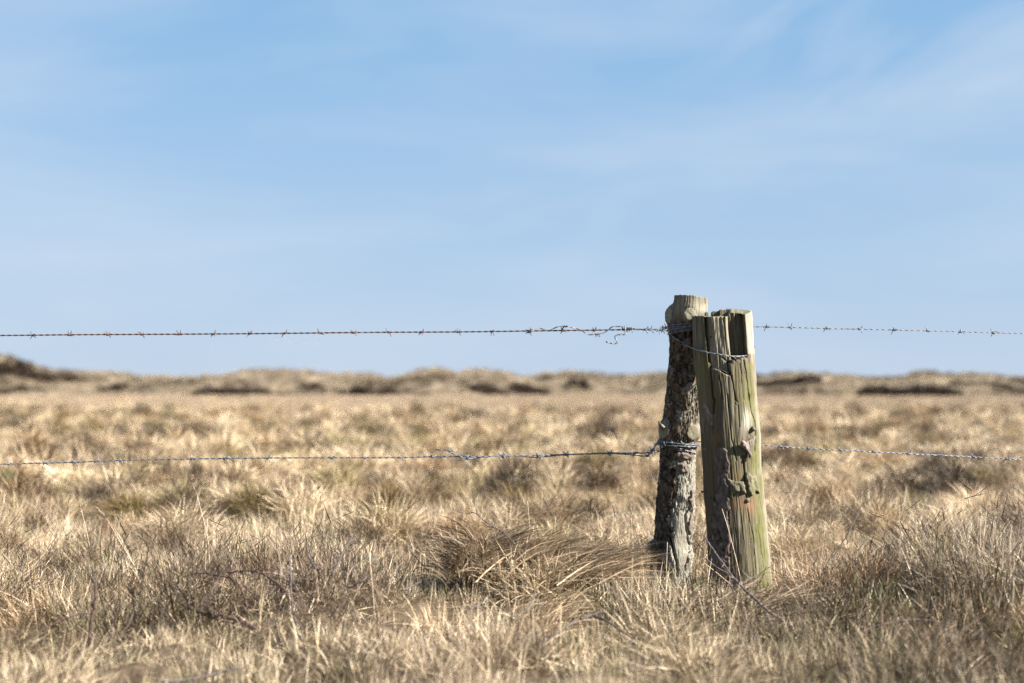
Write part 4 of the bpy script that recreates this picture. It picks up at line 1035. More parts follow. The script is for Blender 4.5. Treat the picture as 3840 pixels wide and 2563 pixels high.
YL = 4.70
tl = [(-1500, 782, 4.70), (-800, 777, 4.70), (0, 770, YL), (157, 768.5, YL), (411, 767, YL), (573, 766, YL), (812, 763.3, YL), (1051, 761.8, YL), (1200, 760, YL), (1365, 757.8, YL), (1460, 756.5, YL), (1535, 756.5, 4.715)]
tlb = [75, 157, 247, 324, 411, 488, 573, 653, 735, 812, 892, 968, 1051, 1128, 1211, 1292, 1365, 1431]
wire("rusty brown barbed wire, upper left run above the dunes", dpts(tl), M_wire_rust, [b * K for b in tlb + list(range(-8, -1400, -82))])
# galvanised tail twisted back along the rusty wire, with its dangling crooked end
tail = [(1530, 757, 4.70), (1490, 757, 4.693), (1450, 754, 4.693), (1437, 752.5, 4.692), (1434, 750, 4.69), (1418, 749.5, 4.688), (1404, 750.5, 4.69), (1395, 758, 4.694), (1385, 764, 4.694), (1370, 767, 4.694), (1350, 768, 4.694), (1340, 762, 4.694), (1330, 757.5, 4.70), (1322, 754, 4.705), (1312, 752, 4.70),
        (1296, 749, 4.694), (1280, 750, 4.692), (1267, 755.5, 4.694), (1258, 759, 4.70), (1240, 754, 4.706), (1228, 755, 4.70), (1221, 759, 4.693), (1213, 764, 4.693), (1206, 761, 4.694)]
wire("galvanised wire tail wound loosely along the rusty wire beside the thin post", dpts(tail), M_wire, [1441 * K, 1448 * K, 1370 * K, 1298 * K, 1218 * K, 1481 * K], pitch=0.05, rad=0.0011)
dang = [(1434, 749, 4.688), (1434, 756, 4.686), (1433.5, 762, 4.685), (1435, 768, 4.684), (1425, 767.5, 4.682), (1413, 770, 4.68), (1411, 775, 4.68), (1415, 783, 4.678), (1416, 788, 4.678), (1408, 788.5, 4.676), (1398, 787, 4.674), (1390, 784, 4.672)]
wire("short crooked wire end dangling below the upper wire", dpts(dang), M_wire, [], pitch=0.03, rad=0.0015)

def small_axis(py):
    e = np.array(SM_EDGE, float); l = np.interp(py, e[:, 0], e[:, 1]); r = np.interp(py, e[:, 0], e[:, 2])
    return (l + r) / 2, (r - l) / 2
def ring_path(y_left, y_right, a0, a1, n=60, extra=0.006):
    """Round the thin post from angle a0 to a1 (0 faces the camera, -90 is its left edge)."""
    out = []
    for a in np.linspace(math.radians(a0), math.radians(a1), n):
        py = (y_left + y_right) / 2 + (y_right - y_left) / 2 * math.sin(a); c, hw = small_axis(py)
        Yc = float(SMYf(py)); R = hw / FPX * Yc + extra
        p = P(c, py, Yc); out.append((p[0] + R * math.sin(a), Yc - R * math.cos(a), p[2]))
    return out
def wrap(label, spec, start, barb_at, extra0=0.005):
    pts = list(start)
    for i, (yl, yr, a0, a1) in enumerate(spec): pts += ring_path(yl, yr, a0, a1, 22, extra0 + 0.0035 * (i % 3))
    return wire(label, pts, M_wire, [], barb_at=barb_at, pitch=0.045, rad=0.0012)
wrap("grey barbed wire wound several times round the top of the thin post", [(1222, 1212, -100, 255), (1230, 1222, -105, 250), (1240, 1220, -110, 255), (1246, 1226, -105, 255), (1254, 1228, -105, 120)],
     dpts([(1478, 757, 4.694), (1500, 756.5, 4.694), (1518, 757, 4.70)]), [0.02, 0.055, 0.065, 0.075, 0.082, 0.09, 0.11, 0.42, 0.47, 0.80, 0.86, 1.2, 1.27])
# loop that ties both posts together
lp = []
for px, py, which in ((2512, 1250, 's'), (2524, 1264, 's'), (2545, 1278, 's'), (2565, 1290, 's'), (2585, 1301, 'm'), (2612, 1312, 'b'), (2640, 1319, 'b'), (2660, 1324, 'b'), (2700, 1330, 'b'), (2740, 1336, 'b'), (2775, 1337, 'b'), (2800, 1334, 'b'), (2816, 1326, 'b'), (2827, 1317, 'b')):
    Yp = {'s': sm_surface(px, py) - 0.008, 'm': 4.63, 'b': big_surface(px, py) - 0.005}[which]
    if which == 's' and px < 2520: Yp = SMY - 0.02
    if px == 2612: Yp = 4.575
    lp.append(tuple(P(px, py, Yp)))
lp += [tuple(P(2832, 1304, BIGY + 0.03)), tuple(P(2815, 1290, BIGY + 0.085)), tuple(P(2730, 1270, BIGY + 0.125)), tuple(P(2660, 1255, BIGY + 0.14))]
wire("bright grey barbed wire loop sagging across the front of the thick post", lp, M_wire, [2567, 2668, 2796], pitch=0.040, rad=0.0014)

tr = [(1640, 748, 4.73), (1730, 750, 4.735), (1814, 751.5, 4.75), (1897, 754, 4.77), (2053, 757.5, 4.81), (2204, 761.5, 4.85), (2349, 765.5, 4.89), (2800, 776, 5.02), (3500, 790, 5.2)]
wire("grey barbed wire, upper right run from behind the thick post", dpts(tr), M_wire, [b * K for b in [1745 + 16, 1814, 1897, 1974, 2053, 2130, 2204, 2281] + list(range(2362, 3400, 78))], rad=0.0011)
bl = [(-1500, 1112, 4.62), (-800, 1090, 4.64), (0, 1065.5, 4.66), (90, 1063, 4.66), (176, 1060.5, 4.66), (276, 1056.5, 4.665), (416, 1053.5, 4.67), (520, 1052, 4.67), (616, 1051, 4.67), (762, 1050.5, 4.68), (918, 1050, 4.685), (993, 1048, 4.685), (1075, 1048, 4.69), (1232, 1045, 4.72), (1330, 1042, 4.75), (1395, 1039.5, 4.77), (1470, 1040, 4.79), (1515, 1035, 4.82)]
wire("grey barbed wire, lower left run across the field", dpts(bl), M_wire, [b * K for b in [24, 104, 174, 222, 280, 444, 518, 530, 617, 763, 839, 918, 994, 1073, 1155, 1235, 1296, 1397, 1455] + list(range(-60, -1400, -80))], rad=0.00135)
tail2 = [(1000, 1031.5, 4.680), (1020, 1032, 4.680), (1030, 1034, 4.680), (1036, 1040, 4.682), (1048, 1043.5, 4.683), (1054, 1046, 4.684), (1062, 1051, 4.685), (1080, 1052, 4.689), (1110, 1048.5, 4.703), (1150, 1045, 4.715), (1190, 1047, 4.726), (1218, 1049, 4.723), (1240, 1049, 4.725), (1290, 1044, 4.749), (1350, 1042, 4.768), (1395, 1041, 4.768), (1440, 1043, 4.773), (1480, 1047, 4.780), (1492, 1042, 4.785), (1500, 1032, 4.787), (1503, 1024, 4.787), (1508, 1018, 4.798)]
wire("spare wire end curling up from the lower wire and twisted along it", dpts(tail2), M_wire, [b * K for b in (1031, 1073, 1150, 1160, 1238, 1300, 1395, 1484)], pitch=0.05, rad=0.0013)
wrap("grey barbed wire wound round the middle of the thin post under its stubs", [(1652, 1676, -100, 262), (1656, 1668, -100, 258), (1668, 1674, -105, 258), (1660, 1702, -70, 78)],
     dpts([(1484, 1046, 4.785), (1498, 1030, 4.80), (1506, 1018, 4.82)]), [0.03, 0.06, 0.14, 0.20, 0.26, 0.50, 0.60, 0.67, 0.98, 1.07, 1.40, 1.5])
br = [(1600, 1014, 4.72), (1680, 1016, 4.735), (1747, 1021.5, 4.74), (1853, 1029, 4.76), (1930, 1033, 4.78), (2078, 1041, 4.82), (2230, 1048.5, 4.86), (2349, 1055, 4.89), (2800, 1080, 5.02), (3500, 1110, 5.2)]
wire("grey barbed wire, lower right run leaving the thick post", dpts(br), M_wire, [b * K for b in [1790, 1853, 1928, 2005, 2082, 2156, 2232, 2307] + list(range(2385, 3400, 77))], rad=0.00135)

# pale animal hairs caught on the rusty wire
hr = empty("caught_hair", D(690, 766, YL)); tag(hr, "wisps of pale animal hair caught on the rusty wire", "hair")
for pts in ([(653, 767), (655, 775), (665, 784), (678, 787), (692, 783), (710, 777), (724, 768), (735, 765)], [(650, 767), (640, 772), (632, 778), (640, 784), (655, 784)], [(738, 767), (736, 776), (728, 781), (727, 790), (731, 795)], [(620, 768), (617, 776), (622, 782)], [(678, 787), (690, 786), (700, 787), (698, 793)]):
    v, f = sweep(spline(dpts([(x, y, YL - 0.004 - 0.003 * random.random()) for x, y in pts]), 0.004) - np.array(D(690, 766, YL)), 0.00022, 4)
    link("hair_strand", make_mesh("hair_strand", v, f), M_hair, hr)

# ------------------------------------------------------------------ named tussocks near the fence
def tussock(name, label, loc, parts, colour, group=None, cat="grass tussock", extra=None):
    me = blade_mesh(name, parts, M_grass_obj)
    o = link(name, me); o.location = loc; o.color = (*colour, 1)
    tag(o, label, cat, group)
    return o
def at_ground(dx, dy, Y): p = D(dx, dy, Y); return (float(p[0]), float(Y), float(hgt(p[0], Y)))

def swept(n, cx, crest, length, height, width, base_az, L, lo=0.0, hi=1.0, depth=0.10, k0=(0.3, 1.5), wmin=.0013, wmax=.0027, p0=(0.55, 0.28), skew=0.0, azs=0.38):
    """Long hair combed over a hump: roots along a ridge, blades arching over and down one way."""
    t = rng.uniform(-1, 1, n); r = rng.normal(0, 1, n)
    x = cx + t * length; y = r * depth; z = crest * np.exp(-((t + skew) * 1.1) ** 2 - (r * 0.55) ** 2) * rng.uniform(0.35, 1.0, n) - 0.02
    az = base_az + rng.normal(0, azs, n) - 0.25 * r
    return blades(np.stack([x, y, z], -1), az, rng.uniform(*L, n), rng.normal(p0[0], p0[1], n), rng.uniform(*k0, n), rng.uniform(wmin, wmax, n), rng.uniform(lo, hi, n), 4)

W = dict(wmin=.0018, wmax=.0034)
x0, y0, z0 = at_ground(1165, 1405, 4.25)
tussock("grass_tussock", "big brown tussock combed over to the right, left of the thin post", (x0, y0, z0),
        [swept(1200, 0.05, 0.088, 0.17, 1, 1, -0.35, (0.10, 0.22), k0=(0.3, 1.0), p0=(1.05, .22), skew=.55, azs=.34, **W), swept(500, -0.10, 0.06, 0.08, 1, 1, -1.7, (0.06, 0.15), p0=(0.8, .4), **W),
         swept(700, 0.20, 0.03, 0.13, 1, 1, -0.45, (0.10, 0.21), k0=(0.1, 0.6), p0=(1.25, .2), azs=.3, **W), swept(420, -0.10, 0.105, 0.07, 1, 1, 2.8, (0.08, 0.16), hi=.35, k0=(0.9, 1.6), p0=(0.8, .25), **W),  # blades hanging left are tinted darker, painting the hump's shaded side
         swept(560, 0.04, 0.095, 0.2, 1, 1, rng.uniform(-3.1, 3.1, 560), (0.04, 0.11), k0=(-.2, .4), p0=(1.1, .4), **W), tuft_blades(70, 0.24, 0.06, 0.16, 0.6, 0.3, .0015, .0028, lo=.5)], (0.40, 0.305, 0.20))
x0, y0, z0 = at_ground(1965, 1420, 4.35)
tussock("grass_tussock", "standing brown tussock with dark hollows, right of the thick post", (x0, y0, z0),
        [swept(700, 0, 0.08, 0.10, 1, 1, -0.9, (0.10, 0.20), p0=(.5, .3), k0=(.5, 1.5), **W), swept(420, 0.08, 0.08, 0.10, 1, 1, 0.1, (0.12, 0.20), p0=(.6, .3), **W), swept(420, -0.1, 0.05, 0.09, 1, 1, -2.4, (0.10, 0.18), p0=(.6, .3), **W),
         tuft_blades(230, 0.2, 0.10, 0.22, 0.3, 0.4, .0016, .003, lo=.4)], (0.46, 0.34, 0.23))
x0, y0, z0 = at_ground(375, 1400, 4.4)
tussock("grass_tussock", "olive brown tussock at the left among bramble stems", (x0, y0, z0), [swept(500, 0, 0.07, 0.07, 1, 1, 0.1, (0.08, 0.17), p0=(.7, .3), **W), swept(400, -.02, 0.07, 0.07, 1, 1, 2.8, (0.08, 0.16), hi=.6, p0=(.7, .3), **W), tuft_blades(120, 0.10, 0.08, 0.19, 0.4, 0.6, .0016, .003)], (0.36, 0.27, 0.14))
x0, y0, z0 = at_ground(1430, 1350, 4.75)
tussock("grass_tussock", "dark matted tussock in shade just left of the thin post", (x0, y0, z0), [swept(600, -0.03, 0.05, 0.09, 1, 1, 3.0, (0.08, 0.16), hi=.7, k0=(.3, .9), p0=(1.1, .2), **W), swept(260, .0, 0.05, 0.07, 1, 1, -0.6, (0.07, 0.13), hi=.6, p0=(1.1, .2), k0=(.3, .8), **W)], (0.20, 0.155, 0.09))  # shade is painted in here: darker colour and darker blade tints
x0, y0, z0 = at_ground(1640, 1470, 4.05)
tussock("grass_tussock", "flattened brown tussock on the ground before the thick post", (x0, y0, z0), [swept(800, -0.05, 0.03, 0.20, 1, 1, 0.1, (0.12, 0.26), k0=(0.1, .5), p0=(1.3, .15), **W), swept(420, 0.12, 0.03, 0.14, 1, 1, -0.5, (0.12, 0.24), k0=(.2, .6), p0=(1.25, .15), **W)], (0.33, 0.25, 0.17))
x0, y0, z0 = at_ground(2270, 1450, 4.1)
tussock("grass_tussock", "tall pale tussock at the right end of the foreground", (x0, y0, z0), [tuft_blades(480, 0.22, 0.14, 0.30, 0.35, 0.4, .0016, .0032, (0.15, 0)), swept(420, 0, 0.07, 0.2, 1, 1, -2.6, (0.10, 0.2), hi=.6, p0=(.7, .3), **W)], (0.48, 0.40, 0.30))
x0, y0, z0 = at_ground(1802, 1352, 4.66)
tussock("grass_tussock", "upright straw tuft against the right foot of the thick post", (x0 + .012, y0, z0), [tuft_blades(190, 0.06, 0.07, 0.16, 0.25, 0.4, .0018, .0032, (0.3, 0))], (0.54, 0.42, 0.29))
x0, y0, z0 = at_ground(1585, 1368, 4.6)
tussock("green_tuft", "fresh green grass tuft between the feet of the posts", (x0, y0, z0), [tuft_blades(90, 0.06, 0.06, 0.15, 0.28, 0.5, .002, .0038)], (0.12, 0.18, 0.045), cat="grass tuft")
x0, y0, z0 = at_ground(770, 1500, 4.05)
tussock("heather_clump", "brown wiry heather clump in the left middle foreground", (x0, y0, z0), [tuft_blades(200, 0.2, 0.06, 0.19, 0.6, 0.2, .0016, .0030), swept(260, 0, 0.06, 0.14, 1, 1, rng.uniform(-3, 3, 260), (0.05, 0.13), hi=.8, p0=(.8, .5), **W)], (0.27, 0.205, 0.155), cat="heather")
x0, y0, z0 = at_ground(1215, 1490, 3.95)
tussock("grass_tussock", "small tussock at the foot of the big combed tussock", (x0, y0, z0), [swept(420, 0, 0.04, 0.1, 1, 1, 0.1, (0.08, 0.17), p0=(.9, .3), **W), tuft_blades(130, 0.13, 0.06, 0.15, 0.6, 0.6, .0016, .003)], (0.48, 0.37, 0.25))

# ------------------------------------------------------------------ blurred tussocks in the field
def field_proto(i):
    """A rounded clump: blades start all over a low dome and comb outwards and down."""
    n = 520; a = rng.uniform(0, 6.28, n); r = np.sqrt(rng.uniform(0, 1, n)); sx = rng.uniform(.8, 1.1)
    z = 0.62 * np.sqrt(np.maximum(0, 1 - r * r)) * (0.7 + 0.6 * vnoise(np.cos(a) * r * 1.7 + 3 * i, np.sin(a) * r * 1.7, 133)) * rng.uniform(.3, 1, n)
    roots = np.stack([.55 * sx * r * np.cos(a), .55 * r * np.sin(a), z - .03], -1)
    return blade_mesh("field_tussock", [blades(roots, a + rng.normal(-.3, .6, n), rng.uniform(.22, .45, n), .25 + .9 * r + rng.normal(0, .25, n), rng.uniform(.2, 1.0, n), rng.uniform(.010, .020, n), rng.uniform(.15, 1, n), 3),
        tuft_blades(40, 0.45, 0.4, 0.85, 0.4, 0.4, .007, .012, lo=.5)], M_grass_obj)
FP = [field_proto(i) for i in range(5)]
for i, (dx, dy, w, h, c, lab) in enumerate(FT):
    Y = CAM_H * (FPX / K) / (dy - 894.0 + 0.0)
    p = D(dx, dy, Y); s = FPX / K / Y
    o = bpy.data.objects.new("field_tussock", FP[i % 5]); col.objects.link(o)
    o.location = (p[0], Y, float(hgt(p[0], Y)) - 0.01); o.scale = (w / s / 1.25, w / s / 1.25, 1.3 * h / s / 0.75)
    o.rotation_euler = (0, 0, random.uniform(-.6, .6)); o.color = (*c, 1)
    tag(o, lab, "grass tussock", "blurred tussocks out in the field")
# smaller ones nobody could tell apart
n_sm = 0
while n_sm < 290:
    Y = 7.0 + 34 * random.random() ** 1.5; x = random.uniform(-0.38, 0.38) * Y
    if abs(x - 0.155 * Y) < 0.03 * Y and Y < 12: pass
    if vnoise(x * .5, Y * .5, 131) < 0.36: continue
    n_sm += 1
    s = random.uniform(0.15, 0.30) * (0.75 + Y / 40); c = random.choice([C_DARK, C_DARK, C_BRN, C_BRN, C_OLIVE, C_RUST])
    o = bpy.data.objects.new("small_tussock", FP[n_sm % 5]); col.objects.link(o)
    o.location = (x, Y, float(hgt(x, Y)) - .01); o.scale = (s, s, s * random.uniform(.75, 1.1)); o.rotation_euler = (0, 0, random.uniform(0, 6.28)); o.color = (*c, 1)
    hue = {C_DARK: "blackish brown", C_BRN: "mid brown", C_OLIVE: "olive", C_RUST: "rusty"}[c]
    tag(o, "small %s tuft, one of many dotted over the blurred field" % hue, "grass tussock", "small %s tufts dotted over the field" % hue)

# ------------------------------------------------------------------ scrub on the dunes
def bush_mesh(i):
    n = 420; a = rng.uniform(0, 6.28, n); r = np.sqrt(rng.uniform(0, 1, n)); h = np.sqrt(np.maximum(0, 1 - r * r)) * (0.75 + 0.4 * vnoise(np.cos(a) * r * 2 + 4, np.sin(a) * r * 2 + i * 7, 141)) * rng.uniform(0.35, 1, n)
    roots = np.stack([r * np.cos(a), r * np.sin(a) * 0.5, h * 0.8], -1)
    return blades(roots, a + rng.normal(0, .6, n), rng.uniform(.12, .3, n), rng.uniform(.1, 1.2, n), rng.uniform(0, .8, n), rng.uniform(.05, .12, n), rng.uniform(0, 1, n), 2)
def stems_mesh():
    n = 26; a = rng.uniform(0, 6.28, n); r = rng.uniform(0, .7, n)
    return blades(np.stack([r * np.cos(a), r * np.sin(a) * .5, 0 * a - .1], -1), a, rng.uniform(.5, .9, n), rng.uniform(.1, .5, n), rng.uniform(0, .5, n), np.full(n, .05), rng.uniform(0, .5, n), 2)
BM = [blade_mesh("foliage", [bush_mesh(i)], M_grass_obj) for i in range(3)]; SMH = blade_mesh("stems", [stems_mesh()], M_grass_obj)
SB = [(1170, 905, 170, 24, "long dark scrub patch at the foot of the middle dunes"), (840, 904, 120, 26, "dark scrub below the dip between two middle dunes"), (545, 907, 150, 20, "dark scrub strip at the foot of the left dunes"),
      (715, 898, 75, 20, "smaller scrub patch left of the dip in the dunes"), (285, 900, 100, 22, "brown scrub under the long slope of the left dune"), (40, 902, 80, 18, "dark scrub at the far left foot of the dunes"),
      (2075, 915, 190, 26, "wide dark scrub at the foot of the right dunes"), (2120, 898, 90, 18, "green dark scrub just above the wide one on the right dunes"), (2320, 898, 60, 16, "small scrub patch on the far right dune slope"), (1330, 893, 60, 20, "scrub patch on the dune left of the thin post"),
      (1810, 884, 130, 20, "dark scrub on the dune crest right of the thick post"), (2250, 884, 90, 14, "low scrub near the top of the far right dune"), (40, 862, 110, 30, "dark scrub on the high dune at the far left"), (140, 878, 120, 16, "scrub running down the slope of the far left dune"), (1290, 866, 90, 12, "dark heath cap on the dune left of the thin post"),
      (400, 884, 70, 14, "faint scrub on the low saddle of the left dunes")]
for i, (dx, dy, w, h, lab) in enumerate(SB):
    # walk along the ray until it meets the dune
    best = None
    for Y in np.arange(128, 184, 0.5):
        p = D(dx, dy, Y); g = max(float(dune_h(p[0], Y)), float(hgt(p[0], Y)))
        if p[2] <= g + 0.05: best = (p[0], Y, g); break
    if best is None: p = D(dx, dy, 180); best = (p[0], 180, float(dune_h(p[0], 180)))
    s = FPX / K / best[1]
    r = empty("scrub_bush", (best[0], best[1], best[2] - 0.1)); tag(r, lab, "bush", "scrub on the dunes")
    hw = w / s / 2.0; hh = h / s; nl = max(3, int(hw / 0.9))
    for q in range(nl):                       # a ragged thicket: lumps of unequal height along the slope
        lx = (q + 0.5) / nl * 2 - 1 + random.uniform(-.15, .15); k = random.uniform(.7, 1.7) * (1 - 0.45 * lx * lx)
        px_, py_ = best[0] + lx * hw, best[1] + random.uniform(-1.5, 2.5)
        zz = max(float(dune_h(px_, py_)), float(hgt(px_, py_)))
        for nm, me, c in (("foliage", BM[(i + q) % 3], (0.075, 0.054, 0.039)), ("stems", SMH, (0.05, 0.037, 0.028))):
            if nm == "stems" and q % 3: continue
            o = bpy.data.objects.new(nm, me); col.objects.link(o); o.parent = r; o.color = (*c, 1)
            o.location = (px_ - r.location.x, py_ - r.location.y, zz - r.location.z - 0.1)
            wd = hw / nl * random.uniform(1.5, 2.4); o.scale = (wd, wd * 1.6, hh * k)

# ------------------------------------------------------------------ bramble stems, twigs and seed stalks
def q7(*p): return [(x / 1.9575, 1900 + y / 1.9575) for x, y in p]
def q8(*p): return [(1200 + x / 1.9575, 1900 + y / 1.9575) for x, y in p]
def q9(*p): return [(2400 + x / 1.631, 1900 + y / 1.631) for x, y in p]
def q10(*p): return [(x / 2.349, 1500 + y / 2.349) for x, y in p]

def thorns(path, rad, n):
    out = []
    for i in rng.integers(2, len(path) - 2, n):
        d = rng.normal(0, 1, 3); d /= np.linalg.norm(d)
        out.append(sweep([path[i], path[i] + d * rad * 2.2, path[i] + d * rad * 4.2], [rad * 0.8, rad * 0.4, rad * 0.05], 5))
    return out
def stem(label, pts, Y0, Y1, rad, material, branches=(), thorny=0, name="bramble_stem", cat="twig", group=None):
    def tr(pp, a, b):
        if a < 4.34: a -= 0.26; b -= 0.24
        n = len(pp); return [tuple(P(x, y, a + (b - a) * i / max(1, n - 1))) for i, (x, y) in enumerate(pp)]
    rad = rad * 1.35
    path = spline(tr(pts, Y0, Y1), 0.008)
    path = path + 0.0012 * rng.normal(0, 1, path.shape) * 0.6
    o0 = path[len(path) // 2]
    k = np.linspace(1, 0.45, len(path))
    kn = 1 + 0.25 * (rng.random(len(path)) < 0.10)
    v, f = join([sweep(path - o0, rad * k * kn, 6)] + thorns(path - o0, rad, thorny))
    o = link(name, make_mesh(name, v, f), material); o.location = o0
    tag(o, label, cat, group)
    for bp, a, b in branches:
        bpth = spline(tr(bp, a, b), 0.008); v, f = sweep(bpth - o0, rad * 0.8 * np.linspace(1, .4, len(bpth)), 5)
        link("side_shoot", make_mesh("side_shoot", v, f), material, o)
    return o
R_ = reversed
def rv(l): return list(l)[::-1]
stem("red bramble stem arching left over the pale grass, left of centre", rv(q7((1345, 515), (1400, 498), (1480, 490), (1620, 510), (1740, 560), (1800, 690), (1830, 830), (1820, 960))), 4.1, 4.25, .0030, M_bramble, thorny=26)
stem("long bramble arch above the heather clump", rv(q7((1655, 488), (1760, 475), (1900, 485), (2000, 540), (2090, 620), (2150, 760), (2180, 900))), 4.05, 4.25, .0026, M_bramble, thorny=22)
stem("thick dark bramble stem lying low left of the heather clump", q7((1880, 895), (1700, 825), (1560, 795), (1430, 765), (1330, 720)), 3.95, 4.05, .0042, M_bramble, thorny=12)
stem("bramble stem slanting down from the olive tussock", q7((1600, 830), (1470, 780), (1420, 740), (1330, 620), (1250, 520)), 4.0, 4.25, .0030, M_bramble, thorny=10)
stem("upright reddish bramble shoot with a second arching shoot at the far left", q7((655, 1040), (665, 880), (690, 720), (706, 590), (695, 510), (678, 438)), 3.85, 3.85, .0030, M_bramble, [(q7((665, 780), (560, 795), (420, 850), (280, 920), (170, 990)), 3.85, 3.75)], thorny=14)
stem("long thin twig slanting right from the olive tussock", q7((1350, 940), (1260, 850), (1180, 740), (1100, 620), (1010, 490)), 3.95, 4.2, .0022, M_twig, thorny=4)
stem("dark upright twig rising from the heather clump", q7((2185, 920), (2150, 760), (2135, 620), (2130, 450), (2114, 342)), 4.0, 4.05, .0032, M_darktwig, thorny=6)
stem("crooked dark twig bent at its tip above the heather clump", q7((2345, 490), (2292, 420), (2262, 340), (2255, 250), (2292, 208)), 4.2, 4.25, .0024, M_darktwig)
stem("dark bramble cane lying along the bottom of the view", q7((1150, 1285), (1400, 1268), (1600, 1222), (1790, 1183)), 3.35, 3.45, .0030, M_darktwig, thorny=10)
stem("reddish bramble shoot crossing the arching stem", q7((1890, 690), (1790, 580), (1750, 480), (1738, 395)), 4.15, 4.2, .0020, M_bramble, thorny=8)
stem("forked grey twig left of the big combed tussock", q8((90, 515), (130, 420), (180, 320), (246, 208)), 4.1, 4.2, .0028, M_darktwig)
stem("two pronged dark twig poking from the heather clump", q8((190, 590), (250, 572), (340, 478)), 4.1, 4.1, .0024, M_darktwig, [(q8((245, 578), (330, 545), (402, 506)), 4.1, 4.08)])
stem("short dark twig with side shoot at the left foot of the combed tussock", q8((600, 618), (680, 580), (748, 550)), 4.1, 4.15, .0026, M_darktwig, [(q8((620, 650), (690, 628), (715, 595)), 4.1, 4.1)])
stem("curly thin twig springing from the top of the combed tussock", q8((1430, 280), (1340, 190), (1240, 130), (1165, 65), (1140, 0), (1120, -40)), 4.3, 4.35, .0017, M_darktwig, [(q8((1165, 65), (1120, 42), (1080, 58), (1062, 30)), 4.34, 4.34), (q8((1290, 150), (1240, 150), (1185, 115), (1150, 125)), 4.33, 4.33), (q8((1345, 192), (1375, 160)), 4.3, 4.3)])
stem("dark twig crossing the hollow of the combed tussock", q8((1430, 855), (1530, 740), (1560, 680), (1578, 620)), 3.95, 3.98, .0026, M_darktwig)
stem("long bramble cane low in front of the combed tussock", q8((1090, 915), (1300, 850), (1480, 780), (1575, 725)), 3.85, 3.95, .0026, M_darktwig, thorny=10)
stem("bramble cane arching toward the thick post from the centre foreground", q8((1630, 1005), (1760, 910), (1880, 840), (2000, 795), (2085, 768)), 3.75, 3.9, .0030, M_darktwig, [(q8((2000, 798), (2120, 850), (2230, 930), (2290, 990), (2150, 1130)), 3.88, 3.7)], thorny=12)
stem("short dark sprig left of the combed tussock", q8((800, 480), (720, 390), (660, 318), (672, 250)), 4.4, 4.45, .0020, M_darktwig)
stem("bent dark sprig in front of the shaded tussock", q8((2175, 395), (2110, 340), (2075, 295), (2098, 280)), 4.55, 4.6, .0022, M_darktwig)
stem("broken black twig in the hollow under the combed tussock", q8((1085, 750), (1140, 735), (1195, 700)), 4.0, 4.02, .0034, M_darktwig)
stem("forked purple grey twig leaning across the foot of the thick post", rv(r3((1018, 540), (1040, 610), (1130, 740), (1200, 840), (1300, 970), (1370, 1080), (1470, 1180), (1570, 1290), (1700, 1400), (1880, 1560)) + q9((1075, 835))), 4.05, 4.48, .0034, M_twig, [(rv(r3((1020, 840), (1110, 920), (1200, 985), (1330, 1055), (1385, 1090))), 4.40, 4.47)], thorny=8)
stem("dark twig leaning on the standing tussock at the right", q9((1095, 450), (1150, 350), (1210, 270), (1290, 130), (1350, 0)), 4.35, 4.45, .0022, M_darktwig)
stem("thin dark upright twig right of the thick post", q9((892, 560), (885, 470), (868, 345)), 4.4, 4.45, .0024, M_darktwig)
stem("red brown cane arching low below the standing right tussock", q9((1310, 785), (1450, 730), (1640, 695), (1780, 700), (1920, 722)), 3.85, 3.9, .0030, M_bramble, thorny=6)
stem("thin twig slanting in the grass right of the thick post", q9((1225, 825), (1180, 720), (1113, 595)), 3.95, 4.1, .0020, M_darktwig)
stem("short dark twig on the grass before the thick post", q9((645, 915), (690, 830), (714, 758)), 3.8, 3.85, .0030, M_darktwig)
stem("fine twig lying in the right tussock grass", q9((1610, 485), (1700, 490), (1790, 502)), 4.25, 4.25, .0020, M_darktwig)

def stalk(label, head, stem_pts, Y, rad=.0012):
    """Grass stalk: thin straw stem with a narrow seed spike at its tip (head: tip to base)."""
    pts = [tuple(P(x, y, Y)) for x, y in stem_pts]; path = spline(pts, 0.012); o0 = path[-1]
    root = empty("grass_stalk", o0); tag(root, label, "grass stalk", None)
    v, f = sweep(path - o0, rad * np.linspace(.7, 1.1, len(path)), 5); link("stem", make_mesh("stem", v, f), M_straw, root)
    if head:
        hp = spline([tuple(P(x, y, Y)) for x, y in head], 0.003); ps = []
        for i, q in enumerate(hp):
            k = 1 - abs(i / len(hp) - 0.55) * 1.1
            for e in range(2):
                d = rng.normal(0, 1, 3); d[2] = abs(d[2]) + 0.8; d /= np.linalg.norm(d)
                ps.append(sweep([q - o0, q - o0 + d * .0035, q - o0 + d * .007], [.0007, .0016 * k, .0003], 5))
        v, f = join(ps + [sweep(hp - o0, rad, 5)]); link("seed_head", make_mesh("seed_head", v, f), M_seed, root)
stalk("tall seed stalk left of centre, its spike over the field", q10((1695, 735), (1712, 790), (1737, 850)), q10((1737, 850), (1780, 1010), (1820, 1174)) + q7((1535, 350), (1530, 560)), 4.3)
stalk("leftmost long seed spike leaning left over the grass", q10((853, 952), (900, 1010), (952, 1070)), q7((790, 100), (860, 220), (960, 390), (1040, 540)), 4.25)
stalk("upright seed stalk crossing the leaning one at the left", q10((1072, 983), (1062, 1020), (1052, 1075)), q7((880, 90), (850, 280), (810, 480), (795, 560)), 4.25)
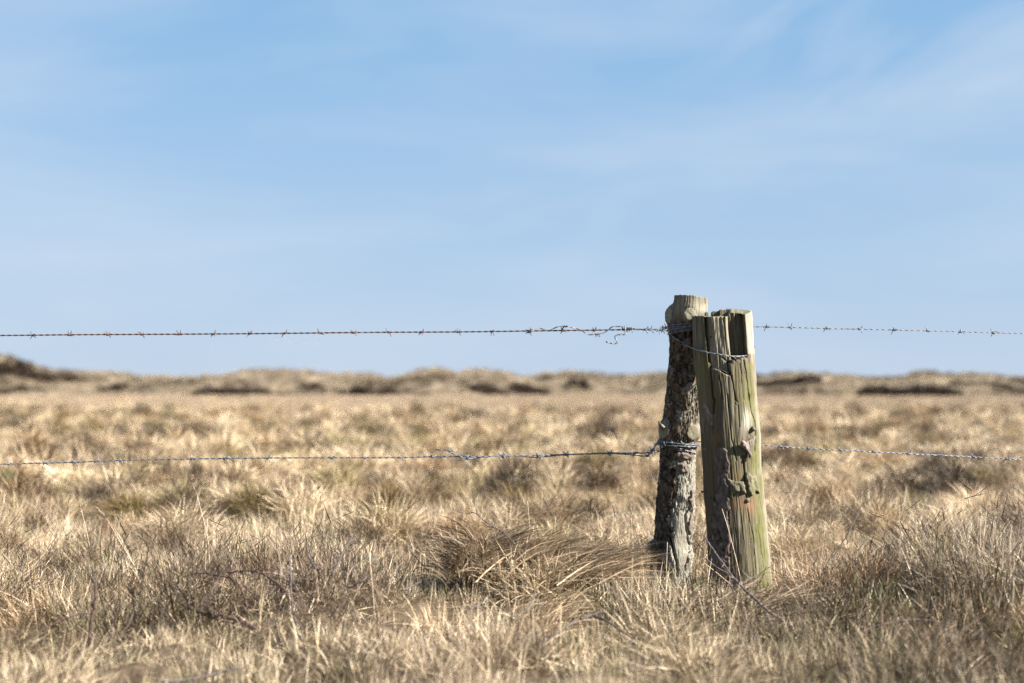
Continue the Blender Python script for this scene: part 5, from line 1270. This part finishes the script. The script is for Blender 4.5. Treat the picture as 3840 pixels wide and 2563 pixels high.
stalk("small seed stalk just right of the crossing pair", q10((975, 1085), (985, 1105), (1000, 1130)), q7((830, 145), (900, 260), (980, 430), (1030, 560)), 4.28)
stalk("thin seed stalk at the far left beyond the crossing pair", q10((705, 922), (710, 960), (716, 1000)), q7((596, 20), (630, 160), (660, 300)), 4.5, .001)
stalk("tall straw with brown spike just left of the thin post", r3((38, 100), (48, 200), (58, 320)), r3((60, 320), (70, 500), (80, 700), (75, 1100), (50, 1560)), 4.35)
stalk("small drooping seed stalk left of the tall straw by the posts", q8((2150, -10), (2158, 30), (2166, 85)), q8((2166, 85), (2200, 300), (2240, 560)), 4.4)
stalk("bare straw standing before the thin post", None, r3((532, 640), (522, 900), (510, 1300), (505, 1560)), 4.5, .0015)
stalk("long bare straw leaning across the thick post", None, r3((1245, 205), (1330, 480), (1420, 830), (1490, 1140), (1540, 1380)), 4.46, .0016)
stalk("slanting straw below the forked twig at the thick post", None, r3((1003, 905), (1150, 1020), (1330, 1170), (1520, 1320)), 4.44, .0014)
stalk("thin straw with seed tip in the left grass clump", q7((1725, 395), (1735, 425)), q7((1735, 425), (1760, 600), (1800, 760)), 4.2, .001)
for k, (x, yb, dx, hh) in enumerate([(1220, 1300, -10, 150), (745, 1330, 20, 120), (2110, 1330, 14, 130), (2068, 1340, -6, 180), (1880, 1330, 12, 110), (1445, 1480, 6, 200), (1625, 1560, -14, 210), (90, 1500, -20, 160), (470, 1330, 6, 140), (860, 1420, -16, 170)]):
    lab = ["fine straw rising behind the combed tussock", "fine straw above the heather clump's left side", "fine straw above the standing right tussock", "tall fine straw in the right tussock", "fine straw close right of the thick post", "pale straw in front of the shaded matted tussock",
           "pale straw in front of the flattened tussock", "pale straw in the bottom left corner grass", "fine straw right of the olive tussock", "fine straw right of the heather clump"][k]
    Y = 4.3 if yb < 1400 else 3.8
    stalk(lab, None, [((x + dx) * K, (yb - hh) * K), ((x + dx * .4) * K, (yb - hh * .5) * K), (x * K, yb * K)], Y, .0011)
